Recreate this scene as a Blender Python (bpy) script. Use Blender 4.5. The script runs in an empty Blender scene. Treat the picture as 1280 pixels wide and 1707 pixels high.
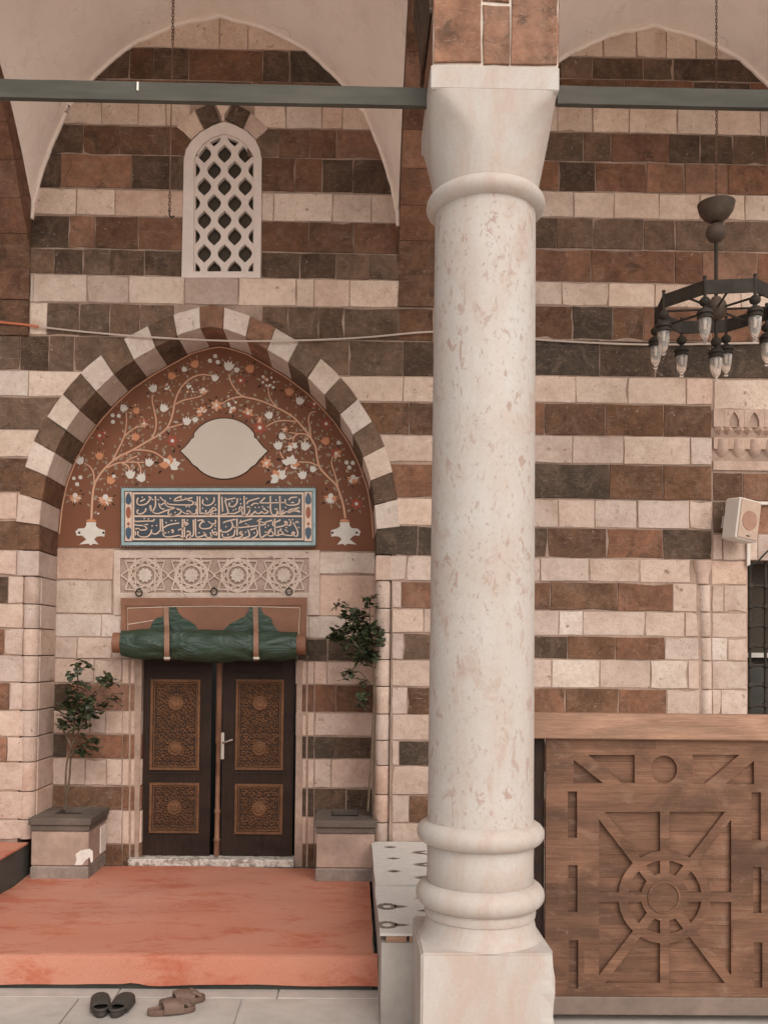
import bpy, bmesh, math, random
from mathutils import Vector, Matrix
from mathutils.geometry import tessellate_polygon
random.seed(11)
R = math.radians
sc = bpy.context.scene
C = sc.collection

# ------------------------------------------------------------------ camera, sky, sun, exposure
EYE = 1.80
FPX = 1550.0
cam_data = bpy.data.cameras.new('camera')
cam = bpy.data.objects.new('camera', cam_data)
C.objects.link(cam)
YAW, PITCH, ROLL = R(-0.9), R(1.6), R(0.65)
ROT = Matrix.Rotation(YAW, 3, 'Z') @ Matrix.Rotation(R(90) + PITCH, 3, 'X') @ Matrix.Rotation(ROLL, 3, 'Z')
cam.location = (0, 0, EYE)
cam.rotation_euler = ROT.to_euler()
cam_data.sensor_fit = 'VERTICAL'
cam_data.sensor_height = 36
cam_data.sensor_width = 36
cam_data.lens = 36 * FPX / 1707
_d = ROT.transposed() @ Vector((0, 1, 0))
_u = _d.x / -_d.z * FPX
_v = _d.y / -_d.z * FPX
SHX = (640 + _u - 590) / 1707
SHY = (1090 - (853.5 - _v)) / 1707
cam_data.shift_x = SHX
cam_data.shift_y = SHY
cam_data.clip_start = 0.05
cam_data.clip_end = 3000
sc.camera = cam

SUN_EL = R(42)                           # low soft light from behind the camera, a little to the right
world = bpy.data.worlds.new('World')
sc.world = world
world.use_nodes = True
wn = world.node_tree
wn.nodes.clear()
w_out = wn.nodes.new('ShaderNodeOutputWorld')
w_bg = wn.nodes.new('ShaderNodeBackground')
w_sky = wn.nodes.new('ShaderNodeTexSky')
w_sky.sky_type = 'NISHITA'
w_sky.sun_disc = False
w_sky.sun_elevation = SUN_EL
w_sky.sun_rotation = R(160)
w_sky.dust_density = 6.0
w_sky.air_density = 1.2
w_sky.ozone_density = 0.6
w_hs = wn.nodes.new('ShaderNodeHueSaturation')
w_hs.inputs['Saturation'].default_value = 0.25
wn.links.new(w_sky.outputs[0], w_hs.inputs['Color'])
wn.links.new(w_hs.outputs[0], w_bg.inputs['Color'])
w_bg.inputs['Strength'].default_value = 0.14
wn.links.new(w_bg.outputs[0], w_out.inputs['Surface'])

sun_d = bpy.data.lights.new('sun', 'SUN')
sun_d.energy = 1.5
sun_d.angle = R(90)
sun_d.color = (1.0, 0.955, 0.92)
sun = bpy.data.objects.new('sun', sun_d)
C.objects.link(sun)
_az = R(22)                              # sun stands behind the camera, to its right
sun_dir = Vector((-math.sin(_az) * math.cos(SUN_EL), math.cos(_az) * math.cos(SUN_EL), -math.sin(SUN_EL)))
sun.rotation_euler = sun_dir.to_track_quat('-Z', 'Y').to_euler()
sun.location = (3, -8, 12)
w_sky.sun_rotation = math.atan2(-sun_dir.x, -sun_dir.y)

vs = sc.view_settings
vs.view_transform = 'Standard'
vs.look = 'None'
vs.gamma = 1
vs.use_curve_mapping = False
vs.exposure = -0.13
try:
    sc.cycles.use_denoising = True
    sc.cycles.max_bounces = 6
    sc.cycles.diffuse_bounces = 4
    sc.cycles.use_adaptive_sampling = True
    sc.cycles.adaptive_threshold = 0.02
except Exception:
    pass

# ------------------------------------------------------------------ helpers
def ray(px, py):
    d = Vector(((px - 640) / FPX + SHX * 1707 / FPX, -(py - 853.5) / FPX + SHY * 1707 / FPX, -1))
    return ROT @ d
def at(px, py, Y):
    d = ray(px, py)
    return Vector((0, 0, EYE)) + d * (Y / d.y)
def atz(px, py, z):
    d = ray(px, py)
    return Vector((0, 0, EYE)) + d * ((z - EYE) / d.z)
def atx(px, py, X):
    d = ray(px, py)
    return Vector((0, 0, EYE)) + d * (X / d.x)
def P2(px, py, Y):
    p = at(px, py, Y)
    return (p.x, p.z)

def tag(o, label=None, cat=None, group=None, kind=None):
    if label: o['label'] = label
    if cat: o['category'] = cat
    if group: o['group'] = group
    if kind: o['kind'] = kind
    return o
def empty(name, loc=(0, 0, 0)):
    o = bpy.data.objects.new(name, None)
    o.location = loc
    C.objects.link(o)
    return o
def put(name, me, parent=None, loc=None, color=None):
    """links a mesh object; loc is a world position"""
    o = bpy.data.objects.new(name, me)
    C.objects.link(o)
    if loc is not None: o.location = loc
    if parent is not None:
        o.parent = parent
        off = Vector((0, 0, 0)); p = parent
        while p is not None:
            off += p.location; p = p.parent
        o.location = Vector(o.location) - off
    if color is not None:
        o.color = (color[0], color[1], color[2], 1)
    return o

class MB:
    def __init__(s): s.v = []; s.f = []; s.m = []; s.cur = 0; s.sm = []; s.smooth = False
    def add(s, vs_, fs_):
        b = len(s.v)
        s.v += [tuple(v) for v in vs_]
        for f in fs_:
            s.f.append(tuple(i + b for i in f)); s.m.append(s.cur); s.sm.append(s.smooth)
        return s
    def box(s, x0, x1, y0, y1, z0, z1, ch=0.0):
        if ch <= 0:
            s.add([(x0, y0, z0), (x1, y0, z0), (x1, y1, z0), (x0, y1, z0), (x0, y0, z1), (x1, y0, z1), (x1, y1, z1), (x0, y1, z1)],
                  [(0, 3, 2, 1), (4, 5, 6, 7), (0, 1, 5, 4), (1, 2, 6, 5), (2, 3, 7, 6), (3, 0, 4, 7)])
        else:
            rings = []
            for (z, c) in ((z0, ch), (z0 + ch, 0), (z1 - ch, 0), (z1, ch)):
                k = ch * 0.7
                rings.append([(x0 + c + k, y0 + c, z), (x1 - c - k, y0 + c, z), (x1 - c, y0 + c + k, z), (x1 - c, y1 - c - k, z),
                              (x1 - c - k, y1 - c, z), (x0 + c + k, y1 - c, z), (x0 + c, y1 - c - k, z), (x0 + c, y0 + c + k, z)])
            s.rings(rings, True, True)
        return s
    def rings(s, rings, cap0=False, cap1=False, closed=True):
        n = len(rings[0]); vs_ = [p for r in rings for p in r]; fs_ = []
        for i in range(len(rings) - 1):
            for j in range(n if closed else n - 1):
                k = (j + 1) % n
                fs_.append((i * n + j, i * n + k, (i + 1) * n + k, (i + 1) * n + j))
        if cap0: fs_.append(tuple(reversed(range(n))))
        if cap1: fs_.append(tuple((len(rings) - 1) * n + j for j in range(n)))
        return s.add(vs_, fs_)
    def lathe(s, prof, c, n=48, cap0=True, cap1=True):
        return s.rings([[(c[0] + r * math.cos(2 * math.pi * j / n), c[1] + r * math.sin(2 * math.pi * j / n), c[2] + z) for j in range(n)] for r, z in prof], cap0, cap1)
    def tube(s, pts, r, n=6, closed=False, r1=None):
        pts = [Vector(p) for p in pts]; rings = []; m = len(pts)
        for i, p in enumerate(pts):
            a = pts[(i - 1) % m] if (closed or i > 0) else p
            b = pts[(i + 1) % m] if (closed or i < m - 1) else p
            t = (b - a).normalized()
            up = Vector((0, 0, 1)) if abs(t.z) < 0.9 else Vector((1, 0, 0))
            e1 = t.cross(up).normalized(); e2 = e1.cross(t)
            rr = r if r1 is None else r + (r1 - r) * i / max(1, m - 1)
            rings.append([p + e1 * rr * math.cos(2 * math.pi * j / n) + e2 * rr * math.sin(2 * math.pi * j / n) for j in range(n)])
        if closed:
            rings.append(rings[0]); return s.rings(rings)
        return s.rings(rings, True, True)
    def plate(s, loops, y0, y1):
        """flat plate with holes: loops of (x,z), front face at y0 (towards the camera), back at y1"""
        tris = tessellate_polygon([[Vector((x, z, 0)) for x, z in l] for l in loops])
        flat = [p for l in loops for p in l]; n = len(flat)
        fr = [(x, y0, z) for x, z in flat]; bk = [(x, y1, z) for x, z in flat]
        fs_ = []
        for t in tris:
            a, b, c = (Vector(flat[i]) for i in t)
            ar = (b.x - a.x) * (c.y - a.y) - (b.y - a.y) * (c.x - a.x)
            if abs(ar) < 1e-12: continue
            t2 = t if ar > 0 else (t[0], t[2], t[1])
            fs_.append(tuple(t2)); fs_.append((t2[0] + n, t2[2] + n, t2[1] + n))
        b0 = 0
        for li, l in enumerate(loops):
            m = len(l)
            ar = sum(l[i][0] * l[(i + 1) % m][1] - l[(i + 1) % m][0] * l[i][1] for i in range(m))
            out = (ar > 0) == (li == 0)
            for i in range(m):
                a = b0 + i; c = b0 + (i + 1) % m
                fs_.append((c, a, a + n, c + n) if out else (a, c, c + n, a + n))
            b0 += m
        return s.add(fr + bk, fs_)
    def mesh(s, mats, name='mesh'):
        me = bpy.data.meshes.new(name)
        me.from_pydata(s.v, [], s.f)
        for m in (mats if isinstance(mats, (list, tuple)) else [mats]): me.materials.append(m)
        me.polygons.foreach_set('material_index', s.m)
        me.polygons.foreach_set('use_smooth', s.sm)
        me.update()
        if any(s.sm): me.set_sharp_from_angle(angle=math.radians(42))
        return me
    def build(s, name, mats, parent=None, recenter=True, color=None):
        vv = [Vector(v) for v in s.v]
        lo = Vector((min(v.x for v in vv), min(v.y for v in vv), min(v.z for v in vv)))
        hi = Vector((max(v.x for v in vv), max(v.y for v in vv), max(v.z for v in vv)))
        c = Vector(((lo.x + hi.x) / 2, (lo.y + hi.y) / 2, lo.z))
        s.v = [tuple(v - c) for v in vv]
        return put(name, s.mesh(mats, name), parent, c, color)

def fixn(o):
    bm = bmesh.new(); bm.from_mesh(o.data); bmesh.ops.recalc_face_normals(bm, faces=bm.faces); bm.to_mesh(o.data); bm.free(); return o

def clip_half(poly, a, b):
    """keeps the part of a convex polygon left of the line a->b"""
    out = []; n = len(poly)
    def sd(p): return (b[0] - a[0]) * (p[1] - a[1]) - (b[1] - a[1]) * (p[0] - a[0])
    for i in range(n):
        p, q = poly[i], poly[(i + 1) % n]; dp, dq = sd(p), sd(q)
        if dp >= 0: out.append(p)
        if (dp > 0 and dq < 0) or (dp < 0 and dq > 0):
            t = dp / (dp - dq); out.append((p[0] + (q[0] - p[0]) * t, p[1] + (q[1] - p[1]) * t))
    return out
def clip_convex(poly, region):
    for i in range(len(region)):
        if len(poly) < 3: return []
        poly = clip_half(poly, region[i], region[(i + 1) % len(region)])
    return poly
def area(p): return 0.5 * sum(p[i][0] * p[(i + 1) % len(p)][1] - p[(i + 1) % len(p)][0] * p[i][1] for i in range(len(p)))
def ccw(p): return p if area(p) > 0 else list(reversed(p))
def interp(tab, x):
    if x <= tab[0][0]: return tab[0][1]
    for (a, fa), (b, fb) in zip(tab, tab[1:]):
        if x <= b: return fa + (fb - fa) * (x - a) / (b - a)
    return tab[-1][1]
def smooth_line(pts, n=6):
    pts = [Vector(p) for p in pts]; out = []
    for i in range(len(pts) - 1):
        p0 = pts[max(0, i - 1)]; p1 = pts[i]; p2 = pts[i + 1]; p3 = pts[min(len(pts) - 1, i + 2)]
        for k in range(n):
            t = k / n
            out.append(0.5 * ((2 * p1) + (p2 - p0) * t + (2 * p0 - 5 * p1 + 4 * p2 - p3) * t * t + (3 * p1 - p0 - 3 * p2 + p3) * t ** 3))
    out.append(pts[-1]); return out

# ------------------------------------------------------------------ materials
class NT:
    def __init__(s, name):
        s.mat = bpy.data.materials.new(name); s.mat.use_nodes = True
        s.t = s.mat.node_tree; s.t.nodes.clear()
        s.out = s.t.nodes.new('ShaderNodeOutputMaterial')
        s.b = s.t.nodes.new('ShaderNodeBsdfPrincipled')
        s.t.links.new(s.b.outputs[0], s.out.inputs['Surface'])
        s.tc = s.t.nodes.new('ShaderNodeTexCoord')
    def n(s, kind, **kw):
        nd = s.t.nodes.new(kind)
        for k, v in kw.items():
            if hasattr(nd, k): setattr(nd, k, v)
            else: nd.inputs[k].default_value = v
        return nd
    def l(s, a, b): s.t.links.new(a, b)
    def coords(s, scale=(1, 1, 1), rnd=True):
        v = s.tc.outputs['Object']
        if rnd:
            oi = s.n('ShaderNodeObjectInfo')
            mu = s.n('ShaderNodeMath', operation='MULTIPLY'); mu.inputs[1].default_value = 53.7
            s.l(oi.outputs['Random'], mu.inputs[0])
            ad = s.n('ShaderNodeVectorMath', operation='ADD'); s.l(v, ad.inputs[0]); s.l(mu.outputs[0], ad.inputs[1]); v = ad.outputs[0]
        mp = s.n('ShaderNodeMapping'); mp.inputs['Scale'].default_value = scale
        s.l(v, mp.inputs['Vector']); return mp.outputs[0]
    def noise(s, v, scale, detail=4, rough=0.55, dist=0.0):
        nd = s.n('ShaderNodeTexNoise'); nd.inputs['Scale'].default_value = scale; nd.inputs['Detail'].default_value = detail
        nd.inputs['Roughness'].default_value = rough; nd.inputs['Distortion'].default_value = dist
        s.l(v, nd.inputs['Vector']); return nd.outputs['Fac']
    def ramp(s, f, stops, interp_='LINEAR'):
        nd = s.n('ShaderNodeValToRGB'); cr = nd.color_ramp; cr.interpolation = interp_
        while len(cr.elements) < len(stops): cr.elements.new(0.5)
        for e, (p, c) in zip(cr.elements, stops):
            e.position = p; e.color = (c, c, c, 1) if not isinstance(c, (tuple, list)) else (c[0], c[1], c[2], 1)
        s.l(f, nd.inputs[0]); return nd.outputs[0]
    def mix(s, fac, a, b, mode='MIX'):
        nd = s.n('ShaderNodeMix', data_type='RGBA', blend_type=mode)
        for sock, val in ((nd.inputs[0], fac), (nd.inputs[6], a), (nd.inputs[7], b)):
            if hasattr(val, 'links'): s.l(val, sock)
            elif isinstance(val, (tuple, list)): sock.default_value = (val[0], val[1], val[2], 1)
            else: sock.default_value = val
        return nd.outputs[2]
    def bump(s, h, strength=0.3, dist=0.01, prev=None):
        nd = s.n('ShaderNodeBump'); nd.inputs['Strength'].default_value = strength; nd.inputs['Distance'].default_value = dist
        s.l(h, nd.inputs['Height'])
        if prev is not None: s.l(prev, nd.inputs['Normal'])
        return nd.outputs[0]
    def done(s, col, rough=0.8, normal=None, spec=0.3, metal=0.0):
        if hasattr(col, 'links'): s.l(col, s.b.inputs['Base Color'])
        else: s.b.inputs['Base Color'].default_value = (col[0], col[1], col[2], 1)
        if hasattr(rough, 'links'): s.l(rough, s.b.inputs['Roughness'])
        else: s.b.inputs['Roughness'].default_value = rough
        s.b.inputs['Specular IOR Level'].default_value = spec
        s.b.inputs['Metallic'].default_value = metal
        if normal is not None: s.l(normal, s.b.inputs['Normal'])
        return s.mat

def stone_mat(name, light):
    t = NT(name); v = t.coords()
    oi = t.n('ShaderNodeObjectInfo')
    n1 = t.noise(v, 4.5, 5, 0.6, 0.4); n2 = t.noise(v, 22, 5, 0.65); n3 = t.noise(v, 85, 4, 0.7)
    vs_ = t.coords((1, 1, 5)); n4 = t.noise(vs_, 30, 3, 0.6)
    if light:
        c = t.mix(1.0, oi.outputs['Color'], t.ramp(n1, [(0.25, (0.80, 0.74, 0.70)), (0.55, (1.0, 0.99, 0.98)), (0.8, (1.06, 1.06, 1.05))]), 'MULTIPLY')
        c = t.mix(1.0, c, t.ramp(n2, [(0.25, (0.86, 0.83, 0.80)), (0.6, (1.02, 1.02, 1.02))]), 'MULTIPLY')
        pit = t.ramp(n3, [(0.60, 0.0), (0.66, 0.75)])
        c = t.mix(pit, c, (0.24, 0.15, 0.105))
        st = t.ramp(t.noise(v, 5.0, 7, 0.75, 1.0), [(0.56, 0.0), (0.74, 0.42)])
        c = t.mix(st, c, (0.38, 0.24, 0.18))
        pk = t.ramp(t.noise(v, 13, 6, 0.8, 0.3), [(0.615, 0.0), (0.66, 0.85)])
        c = t.mix(pk, c, (0.20, 0.125, 0.09))
        ck = t.ramp(t.noise(t.coords((1, 1, 7)), 11, 6, 0.75, 0.4), [(0.60, 0.0), (0.68, 0.30)])
        c = t.mix(ck, c, (0.74, 0.62, 0.53))
    else:
        c = t.mix(1.0, oi.outputs['Color'], t.ramp(n1, [(0.25, (0.62, 0.60, 0.58)), (0.5, (1.0, 1.0, 1.0)), (0.75, (1.42, 1.34, 1.28))]), 'MULTIPLY')
        c = t.mix(1.0, c, t.ramp(n2, [(0.25, (0.72, 0.72, 0.72)), (0.7, (1.22, 1.2, 1.18))]), 'MULTIPLY')
        fl = t.ramp(t.noise(v, 27, 7, 0.85, 0.8), [(0.60, 0.0), (0.65, 0.7)])
        c = t.mix(fl, c, (0.46, 0.36, 0.29))
        wash = t.ramp(t.noise(v, 4.0, 7, 0.8, 1.4), [(0.50, 0.0), (0.74, 0.42)])
        c = t.mix(wash, c, (0.31, 0.21, 0.155))
        dk = t.ramp(t.noise(v, 6.0, 6, 0.75, 0.8), [(0.57, 0.0), (0.66, 0.55)])
        c = t.mix(dk, c, (0.035, 0.024, 0.017))
        sc_ = t.ramp(t.noise(t.coords((3, 3, 26)), 5, 5, 0.7, 1.2), [(0.60, 0.0), (0.65, 0.4)])
        c = t.mix(sc_, c, (0.42, 0.32, 0.26))
    nm = t.bump(n1, 0.5, 0.02); nm = t.bump(n2, 0.6, 0.010, nm); nm = t.bump(n3, 0.5, 0.004, nm); nm = t.bump(n4, 0.3, 0.004, nm)
    return t.done(c, 0.88, nm, 0.2)
M = {}
M['light'] = stone_mat('limestone', True)
M['dark'] = stone_mat('tuff_and_basalt', False)

def plain(name, col, rough=0.7, var=0.15, scale=20, bumpd=0.002, spec=0.3, metal=0.0, stretch=(1, 1, 1)):
    t = NT(name); v = t.coords(stretch); a = t.noise(v, scale, 5, 0.6); b = t.noise(v, scale * 0.18, 4, 0.6)
    lo = tuple(c * (1 - var) for c in col); hi = tuple(c * (1 + var) for c in col)
    c = t.mix(a, lo, hi)
    c = t.mix(1.0, c, t.ramp(b, [(0.3, 1 - var), (0.7, 1 + var * 0.5)]), 'MULTIPLY')
    nm = t.bump(a, 0.4, bumpd) if bumpd else None
    return t.done(c, rough, nm, spec, metal)
M['mortar'] = plain('mortar', (0.37, 0.255, 0.195), 0.95, 0.3, 30, 0.004)
M['mortar_pale'] = plain('pale_mortar', (0.66, 0.55, 0.46), 0.95, 0.2, 40, 0.006)

def plaster():
    t = NT('pink_plaster'); v = t.coords(rnd=False)
    n1 = t.noise(v, 1.1, 5, 0.6, 0.3); n2 = t.noise(v, 9, 6, 0.7); n3 = t.noise(v, 55, 3, 0.6)
    c = t.mix(t.ramp(n1, [(0.3, 0.0), (0.7, 1.0)]), (0.84, 0.695, 0.600), (0.90, 0.765, 0.665))
    c = t.mix(t.ramp(n2, [(0.62, 0.0), (0.78, 0.3)]), c, (0.62, 0.48, 0.41))
    c = t.mix(t.ramp(n3, [(0.74, 0.0), (0.79, 0.6)]), c, (0.28, 0.18, 0.13))
    dm = t.noise(v, 3.2, 7, .75, .6)
    c = t.mix(t.ramp(dm, [(.50, 0.0), (.75, .4)]), c, (.60, .45, .37))
    vo = t.n('ShaderNodeTexVoronoi', feature='DISTANCE_TO_EDGE'); vo.inputs['Scale'].default_value = 1.3
    dv = t.n('ShaderNodeVectorMath', operation='ADD'); nv = t.n('ShaderNodeTexNoise'); nv.inputs['Scale'].default_value = 3; t.l(v, nv.inputs['Vector'])
    t.l(v, dv.inputs[0]); t.l(nv.outputs['Color'], dv.inputs[1]); t.l(dv.outputs[0], vo.inputs['Vector'])
    c = t.mix(t.mix(1.0, t.ramp(vo.outputs['Distance'], [(0.0, .5), (.006, 0.0)]), t.ramp(n1, [(.45, 0.0), (.6, 1.0)]), 'MULTIPLY'), c, (.42, .30, .24))
    nm = t.bump(n2, 0.25, 0.012); nm = t.bump(n1, 0.4, 0.05, nm)
    return t.done(c, 0.9, nm, 0.2)
M['plaster'] = plaster()

def marble(name, flakes, soft):
    t = NT(name); v = t.coords((1, 1, 0.55), False); v1 = t.coords((1, 1, 1), False); v2 = t.coords((1, 1, 0.12), False)
    n1 = t.noise(v1, 2.2, 4, 0.55, 0.4)
    c = t.mix(t.ramp(n1, [(0.3, 0.0), (0.7, 1.0)]), (0.455, 0.392, 0.345), (0.502, 0.464, 0.424))
    n5 = t.noise(v2, 6, 4, 0.6)
    c = t.mix(t.ramp(n5, [(0.45, 0.0), (0.75, 0.5)]), c, (0.51, 0.415, 0.36))
    pk = t.noise(v, 3.2, 5, 0.65, 0.9)
    c = t.mix(t.ramp(pk, [(0.46, 0.0), (0.66, 0.75 * soft)]), c, (0.44, 0.320, 0.255))
    st = t.noise(t.coords((1, 1, .05), False), 11, 5, .65, .3)
    c = t.mix(t.ramp(st, [(.52, 0.0), (.72, .35)]), c, (.42, .345, .29))
    sm = t.noise(v, 17, 4, 0.68, 0.5)
    if flakes > 0:
        big = t.noise(v, 5.0, 6, 0.72, 0.8)
        c = t.mix(t.ramp(big, [(0.57, 0.0), (0.63, 0.5)]), c, (0.405, 0.290, 0.232))
        zone = t.ramp(t.noise(v1, 1.6, 3, 0.5), [(0.35, 0.35), (0.6, 1.0)])
        f = t.ramp(sm, [(0.585, 0.0), (0.62, 0.85)])
        c = t.mix(t.mix(1.0, f, zone, 'MULTIPLY'), c, (0.36, 0.245, 0.195))
        s2 = t.noise(v, 38, 4, 0.7, 0.4)
        c = t.mix(t.ramp(s2, [(0.60, 0.0), (0.64, 0.65)]), c, (0.34, 0.235, 0.185))
    gy = t.noise(v1, 8, 5, 0.7, 1.2)
    c = t.mix(t.ramp(gy, [(0.60, 0.0), (0.72, 0.35)]), c, (0.40, 0.355, 0.32))
    gr = t.noise(v1, 55, 4, 0.7)
    c = t.mix(1.0, c, t.ramp(gr, [(0.3, 0.94), (0.7, 1.03)]), 'MULTIPLY')
    nm = t.bump(sm, 0.25, 0.006); nm = t.bump(gr, 0.2, 0.002, nm)
    return t.done(c, 0.66, nm, 0.25)
M['marble_plain'] = marble('smooth_marble', 0, 0.95)
M['marble'] = marble('weathered_marble', 1, 0.6)


def wood(name, dark, lite, plank=0.0, rough=0.55, grain=(1.2, 8, 22), pz=0.12, stain=False):
    t = NT(name); v = t.coords(grain); v1 = t.coords((0.5, 1, 1.2))
    n0 = t.noise(v1, 3.0, 3, 0.5, 1.5)
    w = t.noise(v, 2.4, 6, 0.62, 2.2); f = t.noise(v, 14, 4, 0.6)
    c = t.mix(t.ramp(w, [(0.3, 0.0), (0.7, 1.0)]), dark, lite)
    c = t.mix(1.0, c, t.ramp(f, [(0.3, 0.82), (0.7, 1.1)]), 'MULTIPLY')
    c = t.mix(1.0, c, t.ramp(n0, [(0.3, 0.72), (0.65, 1.12)]), 'MULTIPLY')
    if plank > 0:   # boards of the same wood, each cut from another log
        sx = t.n('ShaderNodeSeparateXYZ'); t.l(t.tc.outputs['Object'], sx.inputs[0])
        mu = t.n('ShaderNodeMath', operation='MULTIPLY'); mu.inputs[1].default_value = 1 / pz; t.l(sx.outputs['Z'], mu.inputs[0])
        fl = t.n('ShaderNodeMath', operation='FLOOR'); t.l(mu.outputs[0], fl.inputs[0])
        mx = t.n('ShaderNodeMath', operation='MULTIPLY'); mx.inputs[1].default_value = 0.8; t.l(sx.outputs['X'], mx.inputs[0])
        ad = t.n('ShaderNodeMath', operation='MULTIPLY_ADD'); ad.inputs[1].default_value = 0.37; t.l(fl.outputs[0], ad.inputs[0]); t.l(mx.outputs[0], ad.inputs[2])
        fx = t.n('ShaderNodeMath', operation='FLOOR'); t.l(ad.outputs[0], fx.inputs[0])
        cb = t.n('ShaderNodeCombineXYZ'); t.l(fl.outputs[0], cb.inputs[0]); t.l(fx.outputs[0], cb.inputs[1])
        wn_ = t.n('ShaderNodeTexWhiteNoise'); wn_.noise_dimensions = '3D'; t.l(cb.outputs[0], wn_.inputs['Vector'])
        c = t.mix(1.0, c, t.ramp(wn_.outputs['Value'], [(0.0, (0.66, 0.64, 0.63)), (0.4, (0.96, 0.95, 0.94)), (1.0, (1.10, 1.08, 1.06))]), 'MULTIPLY')
    if stain:      # dark damp marks, dust and rubbed spots
        v3 = t.coords((.8, 1, 1.6), False); s1 = t.noise(v3, 2.3, 6, .65, .8); s2 = t.noise(v3, 7, 6, .7, .6); s3 = t.noise(v3, 60, 3, .7)
        c = t.mix(t.ramp(s1, [(.46, 0.0), (.62, .62)]), c, (.066, .037, .024))
        c = t.mix(t.ramp(s2, [(.55, 0.0), (.72, .45)]), c, (.30, .185, .13))
        c = t.mix(t.ramp(s3, [(.70, 0.0), (.74, .7)]), c, (.42, .30, .23))
    nm = t.bump(w, 0.25, 0.004); nm = t.bump(f, 0.2, 0.002, nm)
    return t.done(c, rough, nm, 0.18)
M['gate'] = wood('gate_timber', (0.145, 0.070, 0.042), (0.245, 0.128, 0.080), 1.0, pz=.118, rough=.7, grain=(.7, 8, 26), stain=True)
M['gate_rail'] = wood('gate_rail_timber', (0.27, 0.145, 0.09), (0.42, 0.245, 0.165))
M['kick'] = plain('grey_metal_strip', (0.20, 0.145, 0.115), 0.6, 0.25, 18, 0.002)
M['door'] = wood('dark_door_timber', (0.020, 0.010, 0.0065), (0.040, 0.021, 0.014), rough=0.6, grain=(20, 8, 1.2))
M['door_carved'] = wood('carved_walnut', (0.11, 0.050, 0.024), (0.20, 0.095, 0.047), rough=0.7, grain=(6, 6, 6))
M['door_back'] = plain('carving_ground', (0.045, 0.022, 0.013), 0.8, 0.2)
M['door_post'] = wood('worn_door_post', (0.13, 0.06, 0.035), (0.28, 0.14, 0.085), grain=(20, 8, 1.2))
M['beam'] = plain('grey_green_painted_timber', (0.084, 0.077, 0.062), 0.75, 0.4, 9, 0.003, 0.2, stretch=(0.35, 1, 2))
M['iron'] = plain('dull_iron', (0.043, 0.033, 0.025), 0.65, 0.4, 40, 0.001, 0.2)
M['bronze'] = plain('brown_bronze', (0.095, 0.064, 0.046), 0.6, 0.35, 30, 0.001, 0.25)
M['chain'] = plain('rusty_chain', (0.16, 0.09, 0.06), 0.7, 0.4, 50, 0.0)
M['lattice'] = plain('white_stucco', (0.70, 0.585, 0.515), 0.85, 0.08, 25, 0.004)
M['leather'] = plain('brown_leather', (0.235, 0.100, 0.054), 0.6, 0.22, 14, 0.003, 0.4)
M['strap'] = plain('strap_leather', (0.30, 0.16, 0.105), 0.6, 0.2, 30, 0.002)
def green_leather():
    t = NT('green_leather'); v = t.coords((.7, 1, 1.5), False); n1 = t.noise(v, 7, 4, .55, 1.0); n2 = t.noise(v, 60, 3, .6); n3 = t.noise(v, 3, 4, .6)
    c = t.mix(n3, (0.016, 0.032, 0.019), (0.034, 0.060, 0.036))
    c = t.mix(t.ramp(n2, [(.6, 0.0), (.75, .25)]), c, (.10, .11, .08))
    nm = t.bump(n1, .8, .035); nm = t.bump(n2, .25, .002, nm)
    return t.done(c, t.ramp(n1, [(.3, .34), (.7, .52)]), nm, .45)
M['green'] = green_leather()
M['piping'] = plain('cream_piping', (0.62, 0.47, 0.36), 0.7, 0.1)
M['basalt_cap'] = plain('grey_basalt_slab', (0.13, 0.098, 0.078), 0.85, 0.3, 25, 0.006)
M['tuff'] = plain('pinkish_rough_tuff', (0.40, 0.275, 0.215), 0.95, 0.28, 16, 0.012)
M['tuff_foot'] = plain('grey_cement_foot', (0.27, 0.21, 0.175), 0.95, 0.35, 26, 0.014)
M['whitewash'] = plain('whitewash', (0.74, 0.66, 0.58), 0.9, 0.2, 30, 0.008)
M['soil'] = plain('dark_soil', (0.05, 0.034, 0.025), 1.0, 0.4, 40, 0.01)
M['courtyard'] = plain('pale_courtyard_paving', (0.74, 0.70, 0.65), 0.8, 0.08, 3, 0.004)
M['greystone'] = plain('grey_paving_stone', (0.44, 0.385, 0.340), 0.8, 0.22, 9, 0.004)
M['darkside'] = plain('dark_grey_slate', (0.085, 0.078, 0.066), 0.75, 0.3, 12, 0.004)
M['sill'] = None
M['white_plastic'] = plain('aged_white_plastic', (0.66, 0.58, 0.51), 0.45, 0.06, 12, 0.0)
M['speaker_face'] = plain('beige_speaker_cloth', (0.47, 0.33, 0.25), 0.8, 0.1, 60, 0.001)
M['speaker_cone'] = plain('brown_speaker_mesh', (0.36, 0.20, 0.14), 0.8, 0.15, 80, 0.001)
M['black'] = plain('black_plastic', (0.018, 0.015, 0.013), 0.5, 0.2, 30, 0.0)
M['rubber'] = plain('black_rubber', (0.055, 0.045, 0.038), 0.7, 0.25, 40, 0.001)
M['slide'] = plain('brown_sandal_leather', (0.165, 0.102, 0.074), 0.65, 0.25, 40, 0.001)
M['orange_wire'] = plain('orange_cable', (0.55, 0.17, 0.08), 0.5, 0.05, 10, 0.0)
M['white_wire'] = plain('dusty_white_cable', (0.55, 0.44, 0.37), 0.6, 0.15, 10, 0.0)
M['steel'] = plain('worn_steel', (0.52, 0.45, 0.38), 0.35, 0.15, 30, 0.0, 0.5, 0.8)
M['bark'] = plain('rose_stem', (0.13, 0.088, 0.055), 0.85, 0.3, 60, 0.001)
M['motif'] = plain('taupe_rug_motif', (0.22, 0.165, 0.13), 0.95, 0.2, 60, 0.001)
M['rug'] = plain('off_white_rug', (0.60, 0.55, 0.50), 0.95, 0.08, 80, 0.003)
M['p_white'] = plain('painted_white', (0.66, 0.60, 0.53), 0.75, 0.08, 30, 0.0)
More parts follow.
